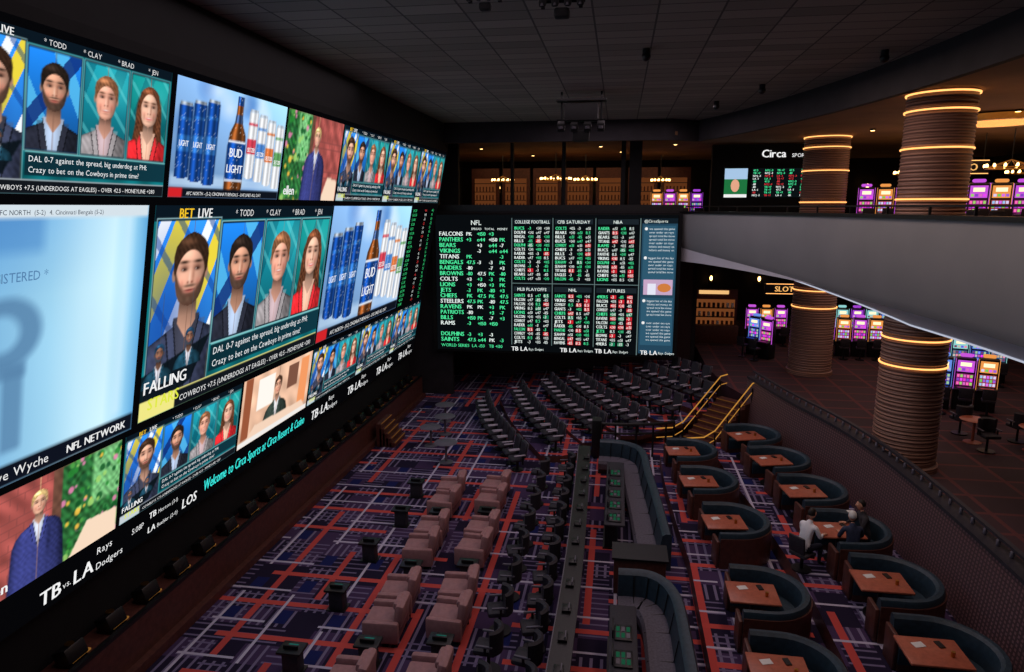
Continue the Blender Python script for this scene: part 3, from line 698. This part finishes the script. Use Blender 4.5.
def sofa(path,name):
    mb=MB(); p=cr(path,8)
    mb.sweep(p,[(.0,.0),(.72,.0),(.72,.16),(.0,.16)],M_black)
    mb.sweep(p,[(.12,.16),(.74,.16),(.76,.36),(.7,.45),(.12,.45)],M_grey)
    mb.sweep(p,[(-.1,.0),(.1,.0),(.22,.45),(.14,.92),(.06,.98),(-.06,.98),(-.1,.92)],M_teal)
    for q in range(4,len(p)-1,4):
        a=Vector(p[q]); d=(Vector(p[q+1])-a).normalized(); r=Vector((d.y,-d.x))
        mb.tube([(a.x+r.x*.235,a.y+r.y*.235,.46),(a.x+r.x*.16,a.y+r.y*.16,.92)],.012,M_black,5)
        mb.tube([(a.x+r.x*.22,a.y+r.y*.22,.455),(a.x+r.x*.74,a.y+r.y*.74,.43)],.01,M_black,5)
    mb.obj(name)
sofa([(-.45,23.1),(.4,23.0),(.98,22.3),(1.12,20.5),(1.28,18.5),(1.42,16.2)],'curved_sofa')
sofa([(.2,14.35),(.95,14.3),(1.4,13.6),(1.5,12),(1.52,9.5),(1.5,7)],'curved_sofa')
M_dt=em('desk_tablet_glow',(40,110,80),.4)
def desk(x,y,L,name='betting_desk'):
    mb=MB(); mb.rbox((0,0,.72),(.55,L,.06),.02,M_chair); mb.box((-.1,0,.35),(.3,L*.94,.68),M_black); mb.box((-.1,0,.02),(.4,L*.96,.04),M_black)
    n=int(L/.8)
    for i in range(n):
        yy=-L/2+.4+i*.8
        mb.rbox((.0,yy,.77),(.34,.5,.03),.01,M_black)
        for a in range(3):
            for b in range(2): mb.box((-.1+.1*a,yy-.1+.2*b,.788),(.07,.15,.006),M_dt if (a+b+i)%3 else M_chairm)
        mb.rbox((-.2,yy,.86),(.03,.42,.18),.01,M_black)
    mb.obj(name,(x,y,0))
desk(.1,19.3,4.6); desk(.3,11.0,4.6)
mb=MB(); mb.rbox((0,0,.45),(1.2,.7,.9),.03,M_wood); mb.box((0,0,.92),(1.3,.8,.05),M_black); mb.obj('host_stand',(.7,15.3,0))
def booth_mesh():
    mb=MB()
    R=.82; arm=.5
    path=[(-arm,R),(-arm/2,R)]+[(R*math.sin(a),R*math.cos(a)) for a in [math.pi*i/18 for i in range(19)]]+[(-arm/2,-R),(-arm,-R)]
    mb.sweep(path,[(-.12,0),(.36,0),(.36,.14),(-.12,.14)],M_wood)
    mb.sweep(path,[(.06,.14),(.36,.14),(.38,.36),(.34,.44),(.06,.44)],M_teal)
    mb.sweep(path,[(-.14,.1),(-.06,.1),(.1,.44),(.03,.84),(-.03,.89),(-.11,.88),(-.14,.82)],M_teal)
    mb.sweep(path,[(-.17,.0),(-.135,.0),(-.135,.76),(-.17,.76)],M_wood)
    for sy in (-1,1): mb.rbox((-arm-.04,sy*(R-.1),.34),(.08,.46,.68),.02,M_wood)
    mb.rbox((-.16,0,.74),(1.0,.8,.05),.02,M_table); mb.box((-.16,0,.7),(.9,.7,.04),M_black)
    mb.cyl((-.16,0,.36),.05,.68,M_black,10); mb.cyl((-.16,0,.02),.28,.04,M_black,20)
    mb.box((-.34,.15,.77),(.2,.14,.008),M_white,.3); mb.cyl((.1,-.1,.81),.035,.09,M_brass,10); mb.box((.02,.2,.775),(.1,.18,.02),M_black,.2)
    return mb.mesh('booth')
BM=booth_mesh()
LB=[(2.4,21.9),(2.65,19.4),(3.0,16.8),(3.1,13.5),(3.1,11.1),(3.1,8.7)]
RB=[(4.5,22.6),(4.85,20.4),(5.2,18.15),(5.45,15.9),(5.6,13.65),(5.65,11.4),(5.68,9.1)]
for i,(x,y) in enumerate(LB): put(BM,'booth',(x,y,.402),.12 if i<3 else 0)
for i,(x,y) in enumerate(RB): put(BM,'booth',(x,y,.802),(.3,.25,.15,.08,0,0,0)[i])
mb=MB()
mb.box((-9.8,13.5,.5),(1.3,34.6,1.0),M_wood); mb.box((-9.2,13.5,1.04),(.1,34.6,.08),M_black); mb.box((-10.1,13.5,1.54),(.6,34.6,1.08),M_blackm)
mb.box((-9.07,13.5,.1),(.16,34.6,.2),M_wood)
mb.obj('stage_ledge')
def foot_mesh():
    mb=MB(); mb.rbox((0,0,.17),(.3,.46,.3),.04,M_black,(0,-.35,0)); mb.box((.0,0,.02),(.34,.4,.04),M_black)
    mb.cyl((0,0,.345),.08,.02,M_brass,12); mb.box((.16,0,.09),(.02,.3,.03),M_foot); mb.box((0,.3,.02),(.2,.1,.03),M_foot); return mb.mesh('footlight')
FM=foot_mesh()
for i in range(27): put(FM,'footlight',(-9.48,3.6+i*1.0,1.005))
mb=MB()
for i in range(5): mb.box((-8.3-.13*i,24.4,.09+.09*i),(.2,1.3,.18+.18*i),M_wood)
M_goldd=em('step_strip_glow',(200,130,60),.22,False)
for i in range(5): mb.box((-8.2-.13*i,24.4,.18+.18*i),(.02,1.2,.02),M_goldd)
mb.obj('stage_steps')
mb=MB(); a=Vector((3.1,24.8,0)); b=Vector((4.6,26.4,1.7)); n=8
d2=Vector((b.x-a.x,b.y-a.y)).normalized(); ang=math.atan2(d2.y,d2.x)
for i in range(n):
    p=a.lerp(b,(i+.5)/n); zt=.4+1.3*(i+1)/n
    mb.box((p.x,p.y,zt/2),(.36,1.3,zt),M_wood,ang); q=p-Vector((d2.x,d2.y,0))*.18
    mb.box((q.x,q.y,zt-.02),(.02,1.25,.02),M_goldd,ang)
nx=Vector((-d2.y,d2.x,0))
for s in (-.7,.7):
    pts=[a+nx*s+Vector((-1.0,-.25,.85)),a+nx*s+Vector((-.4,-.2,.9)),a+nx*s+Vector((0,0,1.1)),b+nx*s+Vector((0,0,.8)),b+nx*s+Vector((.3,.35,.8))]
    pts=[tuple(p) for p in pts]
    mb.tube(pts,.022,M_gold,6)
    mb.tube([(p[0],p[1],p[2]-.35) for p in pts],.014,M_gold,6)
    for t in (0,.33,.66,1):
        p=a.lerp(b,t)+nx*s; zb=.4+1.3*t; mb.box((p.x,p.y,zb/2+.3),(.05,.05,zb+.6),M_black)
mb.obj('staircase')
mb=MB(); pts=[(-.6,24.0),(.6,24.1),(1.6,24.35),(2.2,24.7)]
P2=cr(pts,5)
mb.tube([(x,y,1.25) for x,y in P2],.06,M_black,8); mb.tube([(x,y,.9) for x,y in P2],.04,M_black,8)
for i in range(0,len(P2),3): mb.box((P2[i][0],P2[i][1],.62),(.07,.07,1.24),M_black)
mb.rbox((-.6,24.0,.75),(.35,.5,1.4),.04,M_black)
mb.obj('guard_rail')
# ---------------------------------------------------------------- columns
def column(x,y,R=.84):
    mb=MB()
    for z0,z1 in ((1.7,6.6),(7.9,11.95)):
        prof=[(R+.07,z0),(R+.07,z0+.15),(R,z0+.2)]; z=z0+.2
        while z<z1-.1: prof+=[(R+.015,z+.05),(R-.015,z+.11)]; z+=.11
        prof.append((R,z1)); mb.lathe(prof,M_column,n=40)
    for z in (4.7,5.45,9.2,10.5,11.45,11.88):
        mb.lathe([(R,z-.02),(R+.04,z-.02),(R+.04,z+.02),(R,z+.02)],M_glow,n=40)
    mb.obj('column',(x,y,0))
column(8.25,20.2,.82); column(8.6,31.6,.9); column(19.5,32); column(18.5,14)
# ---------------------------------------------------------------- slot machines
def slot_mesh(seed,c1,c2):
    rnd=random.Random(seed); mb=MB()
    mb.rbox((0,0,.38),(.62,.56,.76),.03,M_black); mb.rbox((0,-.3,.8),(.62,.3,.12),.04,M_black,(.25,0,0))
    mb.rbox((0,.06,1.32),(.64,.34,1.2),.05,M_black); mb.rbox((0,.06,2.0),(.4,.2,.12),.05,em('slot_topper_%d'%seed,c2,.9))
    e1=em('slot_screen_%d'%seed,c1,.6); e2=em('slot_screen_b_%d'%seed,c2,.9)
    mb.box((0,-.12,1.12),(.52,.02,.44),e1); mb.box((0,-.12,1.62),(.52,.02,.42),e2)
    pal=[em('slot_reel_%d%d'%(seed,i),(rnd.randint(90,255),rnd.randint(40,220),rnd.randint(90,255)),1.1,False) for i in range(6)]
    for i in range(5):
        for j in range(3): mb.box((-.2+i*.1,-.135,.98+j*.14),(.075,.01,.1),pal[(i*2+j*3)%6])
    for i in range(4): mb.box((-.18+i*.12,-.135,1.5),(.09,.01,.09),pal[(i+2)%6])
    mb.box((0,-.135,1.69),(.34,.01,.14),em('slot_logo_%d'%seed,(255,236,190),1.3,False))
    for sx in (-.315,.315): mb.box((sx,-.1,1.32),(.012,.04,1.15),e2)
    mb.box((0,-.38,.88),(.4,.06,.02),e1)
    mb.cyl((0,-.95,.3),.04,.56,M_black,8); mb.cyl((0,-.95,.02),.2,.04,M_black,14); mb.rbox((0,-.95,.6),(.42,.4,.1),.04,M_chair); mb.rbox((0,-1.16,.85),(.42,.07,.4),.03,M_chair,(.1,0,0))
    return mb.mesh('slot_machine')
SL=[slot_mesh(1,(70,40,170),(170,70,220)),slot_mesh(2,(40,70,190),(110,150,240)),slot_mesh(3,(190,70,60),(250,160,80)),slot_mesh(4,(60,120,160),(150,220,220)),slot_mesh(5,(160,40,130),(210,90,230))]
def slots(lst,z):
    for k,(x,y,rz) in enumerate(lst): put(SL[(k*2+int(x))%5],'slot_machine',(x,y,z),rz)
L1=[(11.9+.72*i,26.6-.1*i,-.35) for i in range(3)]+[(14.9+.72*i,25.6,-.3) for i in range(3)]
for i in range(6): L1.append((10.6+.75*i,39,0))
for i in range(4): L1.append((10.4+.75*i,35.5,-.2))
for i in range(3): L1.append((7.3+.75*i,38.5,0))
for i in range(6): L1.append((12.2+.75*i,31.0,-.3))
L1+= [(6.9,35.2,-.8),(7.3,34.3,-.8)]
slots(L1,1.7)
L2=[(11.6+.72*i,26.5,-.3) for i in range(7)]+[(10.3+.75*i,31.5,-.2) for i in range(3)]+[(2.0+.72*i,39.5,0) for i in range(4)]+[(14+.75*i,31,-.3) for i in range(5)]
slots(L2,7.9)
for x,y in ((11.0,20.6),(12.6,20.2),(14.1,20.4),(11.6,23.2),(13.4,23.0)):
    mb=MB(); mb.lathe([(0.02,0),(.25,0),(.25,.02),(.04,.05),(.04,.72),(.4,.735),(.42,.75),(.4,.765),(.01,.765)],M_table,n=24); mb.obj('lounge_table',(x,y,7.9))
    put(ST,'swivel_chair',(x-.75,y,7.9),math.pi/2); put(ST,'swivel_chair',(x+.75,y,7.9),-math.pi/2)
for x,y in ((11.2,23.4),(12.6,22.8),(14.0,22.4)):
    put(ST,'swivel_chair',(x,y,1.7),math.pi+.2); put(ST,'swivel_chair',(x,y-1.7,1.7),.1)
    mb=MB(); mb.lathe([(0.02,0),(.25,0),(.25,.02),(.04,.05),(.04,.72),(.4,.735),(.42,.75),(.4,.765),(.01,.765)],M_table,n=24); mb.obj('lounge_table',(x,y-.85,1.7))
# ---------------------------------------------------------------- sportsbook sign + TVs (mezzanine)
sign=bpy.data.objects.new('sportsbook_sign',None); S.collection.objects.link(sign)
mb=MB(); mb.box((7.0,34.9,10.2),(5.4,.5,3.4),M_blackm); mb.box((7.0,34.9,8.2),(5.4,.8,.6),M_wood); mb.obj('cabinet',parent=sign)
cs=Canvas(lambda u,v,L:Vector((u,34.6-.004*L,v)))
cs.text('Circa',7.1,11.3,.5,(245,245,245),1,al='c',bold=True); cs.text('SPORTS',7.9,11.3,.24,(245,245,245),1)
cs.rect(4.9,9.45,5.95,10.8,(30,110,60),1); cs.rect(4.9,10.3,5.95,10.8,(160,190,220),1.5); cs.rect(4.9,9.45,5.95,9.6,(230,230,230),2); cs.ell(5.4,10.0,.2,.3,(220,160,130),2)
cs.rect(6.15,9.45,8.9,10.8,(10,16,18),1)
for r in range(10):
    for q in range(5): cs.text(random.choice(['NYJ -3','TB +7','47.5','-110','LA -1']),6.2+q*.54,10.66-r*.128,.125,random.choice([GR,WH,GR,RD]),2,w=.45,bold=True)
cs.rect(9.05,9.45,9.6,10.8,(150,60,60),1); cs.rect(9.05,10.1,9.6,10.8,(60,90,130),1.5)
cs.build('sign_picture',sign)
mb=MB(); M_barg=em('bar_shelf_glow',(210,120,66),.16)
for i in range(7):
    x=-8.2+i*1.9
    mb.box((x,42.3,9.6),(1.7,.3,3.4),M_wood); mb.box((x,42.1,9.7),(1.3,.04,2.0),M_barg)
    for k in range(4): mb.box((x,42.0,8.9+k*.5),(1.3,.12,.04),M_black)
    for k in range(3):
        for q in range(6): mb.cyl((x-.5+q*.2,42.0,9.07+k*.5),.04,.28,M_wood,8)
mb.box((-2.5,40.5,8.45),(13,.8,1.1),M_wood); mb.box((-2.5,40.5,9.03),(13.2,1.0,.06),M_table)
mb.obj('back_bar')
def chand(x,y,z,r):
    mb=MB(); mb.cyl((0,0,.75),.02,1.3,M_black,6)
    mb.tube([(r*math.cos(a),r*math.sin(a),0) for a in [math.radians(t) for t in range(0,361,20)]],.03,M_brass,6)
    for k in range(14):
        a=2*math.pi*k/14; mb.ell((r*math.cos(a),r*math.sin(a),.08),(.05,.05,.07),M_glow2,8,6)
        mb.tube([(0,0,.3),(r*math.cos(a),r*math.sin(a),0)],.01,M_brass,4)
    mb.obj('chandelier',(x,y,z))
for x,y,r in ((-3.4,37,.8),(-1.9,38.4,.6),(2.2,40,.5),(-6.5,38.5,.6),(14,28,.8),(12.5,33,.6),(17,33,.6)): chand(x,y,10.4,r)
for x,y in ((11.5,19),(12.2,25.5)):
    mb=MB(); mb.lathe([(1.15,0),(1.2,0),(1.2,.04),(1.15,.04)],M_glow,n=40); mb.lathe([(1.2,.0),(1.5,.0),(1.5,.2),(1.2,.2)],M_brass,n=40); mb.obj('ceiling_ring_light',(x,y,11.7))
# lit signs of the casino, and sconces added for warm back-wall glow
def sconce(x,y,z):
    mb=MB(); mb.rbox((0,0,0),(.2,.1,.5),.03,M_brass); mb.ell((0,-.1,.05),(.09,.07,.16),M_glow2,10,8); mb.obj('added_sconce',(x,y,z))
for x in (-8,-5,-2,1,4,10,12.5,15,17.5,20): sconce(x,45.9,10.2)
for x in (6,9,12,15,18,21): sconce(x,45.9,4.4)
def casino_sign(x,y,z,w,col,txt):
    r=bpy.data.objects.new('casino_sign',None); S.collection.objects.link(r)
    mb=MB(); mb.rbox((x,y,z),(w,.2,.6),.05,M_black); mb.box((x,y-.11,z+.26),(w*.94,.02,.03),M_glow); mb.box((x,y-.11,z-.26),(w*.94,.02,.03),M_glow)
    mb.cyl((x-w*.4,y,z+1.0),.02,1.6,M_black,6); mb.cyl((x+w*.4,y,z+1.0),.02,1.6,M_black,6); mb.obj('cabinet',parent=r)
    c=Canvas(lambda u,v,L:Vector((u,y-.115-.004*L,v))); c.text(txt,x,z-.14,.4,col,1,w=w*.85,al='c',bold=True); c.build('lettering',r)
casino_sign(8.9,38.2,4.7,2.2,(255,190,110),'SLOTS'); casino_sign(12,38.7,4.7,2.4,(240,120,220),'JACKPOT'); casino_sign(13.5,30.7,4.75,2.2,(255,190,110),'CASHIER'); casino_sign(13.6,31.2,10.6,2.4,(255,190,110),'CASINO')
def downlight(x,y,z,e=M_glow2):
    mb=MB(); mb.cyl((0,0,.03),.1,.06,M_black,14); mb.cyl((0,0,-.005),.075,.01,e,14); mb.obj('downlight',(x,y,z))
for x,y in ((4.5,36),(6.5,38),(9,36),(0,38),(-5,40),(-7,35),(-1,34.5),(2.5,34),(10,26),(12,24),(9.5,29),(7,40),(11.5,30),(14,22),(10.5,17)): downlight(x,y,11.88)
for x,y in ((9,24),(11,22),(10,28),(7,34),(6,38),(12,34),(13,28),(10,17)): downlight(x,y,6.53)
mb=MB()
mb.box((5.3,39.2,3.1),(2.6,.3,2.8),M_wood); mb.box((5.3,39.0,4.35),(1.6,.06,.2),em('kiosk_sign_glow',(255,200,130),.9)); mb.box((5.3,39.0,3.1),(2.3,.04,1.7),em('kiosk_shelf_glow',(190,110,60),.3))
for k in range(3):
    mb.box((5.3,38.85,2.5+k*.5),(2.3,.3,.04),M_black)
    for q in range(9): mb.rbox((4.3+q*.25,38.85,2.66+k*.5),(.14,.14,.26),.02,random.choice([M_white,M_brass,M_table,M_darkred]),seg=1)
mb.rbox((5.3,37.9,2.2),(2.4,.5,1.0),.03,M_wood); mb.obj('retail_kiosk')
mb=MB(); mb.rbox((0,0,0),(.5,.1,.22),.02,M_black); mb.box((0,-.06,0),(.42,.01,.14),M_red); mb.obj('exit_sign',(-7.9,35.44,3.0))
mb=MB(); mb.rbox((0,0,0),(.5,.1,.22),.02,M_black); mb.box((0,-.06,0),(.42,.01,.14),M_red); mb.cyl((0,0,.2),.015,.3,M_black,6); mb.obj('exit_sign',(6.6,33.3,6.25))
# ---------------------------------------------------------------- ceiling rigs
def rig(x,y,z,s):
    mb=MB()
    for sx in (-.6,.6):
        mb.box((sx*s,0,.3*s),(.06,.06,1.2*s),M_blackm)
        for sy in (-.3,.3): mb.tube([(sx*s*1.2,sy*s,0),(-sx*s*1.2,sy*s,0)],.03,M_blackm,6)
    mb.box((0,0,.6*s),(1.5*s,.5*s,.06),M_blackm)
    for i in range(4):
        xx=(-.6+.4*i)*s; mb.rbox((xx,-.1,-.15*s),(.22*s,.4*s,.26*s),.03,M_blackm,(.4,0,0)); mb.cyl((xx,-.32*s,-.22*s),.07*s,.08,M_chair,12)
    mb.rbox((0,.1,.25*s),(1.0*s,.6*s,.5*s),.04,M_blackm); mb.rbox((0,0,-.45*s),(.5*s,.4*s,.3*s),.04,M_blackm)
    mb.obj('projector_rig',(x,y,z))
rig(-1.3,22.8,11.7,1.05); rig(-1.0,11.6,12.25,.5); rig(-2.2,11.4,12.3,.4)
for x,y in ((6.0,18.0),(4.1,22.3),(3.2,25.5),(.5,17)):
    mb=MB(); mb.cyl((0,0,.1),.09,.14,M_black,14); mb.ell((0,0,0),(.11,.11,.11),M_black,14,8); mb.obj('dome_camera',(x,y,12.42))
# ---------------------------------------------------------------- people
def seated_person(name,loc,rz,top,legs,hair,lean=.0,cap=None):
    J={'pelvis':(0,0,.56),'spine':(0,.03+lean*.3,.76),'chest':(0,.05+lean*.7,.97),'neck0':(0,.06+lean,1.1),'neck1':(0,.09+lean*1.1,1.2),
       'shL':(-.18,.05+lean,1.07),'elL':(-.25,.14+lean,.82),'wrL':(-.13,.38+lean,.80),'shR':(.18,.05+lean,1.07),'elR':(.26,.12+lean,.83),'wrR':(.15,.36+lean,.81),
       'hpL':(-.1,.03,.54),'knL':(-.13,.46,.55),'anL':(-.13,.47,.12),'toL':(-.14,.64,.05),'hpR':(.1,.03,.54),'knR':(.13,.46,.55),'anR':(.14,.42,.12),'toR':(.16,.59,.05)}
    R={'pelvis':(.15,.11),'spine':(.14,.1),'chest':(.16,.11),'neck0':(.08,.07),'neck1':(.055,.055),'shL':(.07,.065),'shR':(.07,.065),'elL':(.048,.045),'elR':(.048,.045),'wrL':(.032,.025),'wrR':(.032,.025),
       'hpL':(.1,.09),'hpR':(.1,.09),'knL':(.065,.062),'knR':(.065,.062),'anL':(.042,.04),'anR':(.042,.04),'toL':(.04,.03),'toR':(.04,.03)}
    E=[('pelvis','spine',top),('spine','chest',top),('chest','neck0',top),('neck0','neck1',M_skin),('chest','shL',top),('shL','elL',top),('elL','wrL',top),('chest','shR',top),('shR','elR',top),('elR','wrR',top),
       ('pelvis','hpL',legs),('hpL','knL',legs),('knL','anL',legs),('anL','toL',M_shoe),('pelvis','hpR',legs),('hpR','knR',legs),('knR','anR',legs),('anR','toR',M_shoe)]
    names=list(J); me=bpy.data.meshes.new('sk'); me.from_pydata([J[k] for k in names],[(names.index(a),names.index(b)) for a,b,_ in E],[])
    o=bpy.data.objects.new('sk',me); S.collection.objects.link(o)
    o.modifiers.new('s','SKIN'); su=o.modifiers.new('u','SUBSURF'); su.levels=2; su.render_levels=2
    for i,k in enumerate(names):
        me.skin_vertices[0].data[i].radius=R[k]
    me.skin_vertices[0].data[0].use_root=True
    dg=bpy.context.evaluated_depsgraph_get(); dg.update()
    bm_=bpy.data.meshes.new_from_object(o.evaluated_get(dg)); bpy.data.objects.remove(o)
    mats=[top,legs,M_skin,M_shoe]; bm_.materials.clear()
    for m in mats: bm_.materials.append(m)
    for p in bm_.polygons:
        c=p.center; best=None
        for a,b,m in E:
            A=Vector(J[a]);Bv=Vector(J[b]); d=Bv-A; t=max(0,min(1,(c-A).dot(d)/d.length_squared)); q=(c-(A+d*t)).length-(.05 if m is top and a in('spine','pelvis','chest') else 0)
            if best is None or q<best[0]: best=(q,m)
        p.material_index=mats.index(best[1]); p.use_smooth=True
    root=bpy.data.objects.new(name,None); root.location=loc; root.rotation_euler=(0,0,rz); S.collection.objects.link(root)
    put(bm_,'body',parent=root)
    hy=.12+lean*1.15; mb=MB(); hz=1.32
    def headf(p):
        k=1-.28*max(0,-p.z)**1.5; return Vector((p.x*k,p.y*(k if p.y<0 else 1-.1*max(0,-p.z)),p.z))
    mb.ell((0,hy,hz),(.078,.098,.12),M_skin,20,14,headf)
    mb.ell((0,hy-.012,hz+.02),(.088,.104,.118),cap or M_hair,20,12,lambda p:Vector((p.x,min(p.y,.75 if p.z>.45 else .1),max(p.z,-.35))))
    mb.ell((0,hy+.1,hz-.005),(.013,.02,.022),M_skin,8,6)
    for sx in (-1,1):
        mb.ell((sx*.08,hy,hz),(.012,.02,.03),M_skin,8,6); mb.ell((sx*.03,hy+.088,hz+.015),(.013,.008,.008),M_white,8,6); mb.ell((sx*.03,hy+.095,hz+.015),(.006,.004,.006),M_hair,6,4)
    mb.ell((0,hy+.085,hz-.05),(.024,.008,.007),M_rose2,8,4)
    if cap: mb.rbox((0,hy+.13,hz+.055),(.13,.1,.015),.006,cap)
    mb.obj('head',parent=root)
    mb=MB()
    for sx,w in ((-1,J['wrL']),(1,J['wrR'])):
        w=Vector(w); mb.rbox((w.x-sx*.01,w.y+.055,w.z-.01),(.075,.1,.028),.012,M_skin)
        for f,(ox,l) in enumerate(((-.03,.065),(-.01,.075),(.01,.07),(.028,.055))):
            b0=Vector((w.x-sx*.01+ox,w.y+.1,w.z-.01)); mb.tube([b0,b0+Vector((0,l*.45,.004)),b0+Vector((0,l*.8,-.01)),b0+Vector((0,l,-.026))],.008,M_skin,6,rs=[.009,.0085,.008,.006])
        t0=Vector((w.x-sx*.045,w.y+.03,w.z-.01)); mb.tube([t0,t0+Vector((-sx*.025,.03,0)),t0+Vector((-sx*.03,.06,-.008))],.01,M_skin,6,rs=[.011,.01,.007])
    mb.obj('hands',parent=root)
mb=MB(); mb.cyl((0,0,.22),.04,.4,M_black,10); mb.cyl((0,0,.02),.22,.04,M_black,16); mb.rbox((0,0,.41),(.44,.42,.08),.03,M_chair); mb.rbox((0,-.22,.68),(.42,.06,.42),.03,M_chair,(.12,0,0)); mb.obj('dining_chair',(4.36,15.3,.802),-.9)
seated_person('seated_man',(4.36,15.3,.802),-.9,M_shirtw,M_jeans,M_hair,lean=.1)
seated_person('seated_woman',(5.42,15.26,.802),.1,M_shirtd,M_jeans,M_hair,lean=.06,cap=M_white)
seated_person('seated_man',(6.0,16.1,.802),math.pi/2,M_shirtb,M_jeans,M_hair,lean=.08)
# ---------------------------------------------------------------- lights
def area(name,loc,size,power,col,rot=(0,0,0),sy=None):
    l=bpy.data.lights.new(name,'AREA'); l.energy=power; l.color=col; l.size=size
    if sy: l.shape='RECTANGLE'; l.size_y=sy
    o=bpy.data.objects.new(name,l); o.location=loc; o.rotation_euler=rot; S.collection.objects.link(o); return o
area('house_fill',(-4,13,12.5),7,250,(1,.80,.86),sy=14)  # unseen fill without a fixture, added to supplement the screen light
area('house_fill',(0,25,12.5),6,280,(1,.78,.86),sy=8)  # second added fill, over the rear seating, no fixture
area('booth_fill',(4.3,14,12.4),2,270,(1,.72,.62),sy=14)  # unseen warm fill added above the booths, no fixture
area('mezzanine_light',(-3,39,11.9),12,130,(1,.65,.35),sy=6)
area('mezzanine_light',(14,25,11.9),8,170,(1,.62,.38),sy=14)
area('mezzanine_uplight',(14,25,9.0),8,150,(1,.6,.32),rot=(math.pi,0,0),sy=14)
area('casino_light',(12,28,6.5),8,190,(1,.66,.52),sy=16)
w=bpy.data.worlds.new('dim_world'); S.world=w; w.use_nodes=True
w.node_tree.nodes['Background'].inputs[0].default_value=(.02,.02,.025,1)
# ---------------------------------------------------------------- camera
cd=bpy.data.cameras.new('camera'); cd.lens=24; cd.sensor_width=36; cd.clip_end=200
co=bpy.data.objects.new('camera',cd); co.location=(0,0,H); co.rotation_euler=(math.radians(90-10.7),0,math.radians(8.83)); S.collection.objects.link(co)
S.camera=co
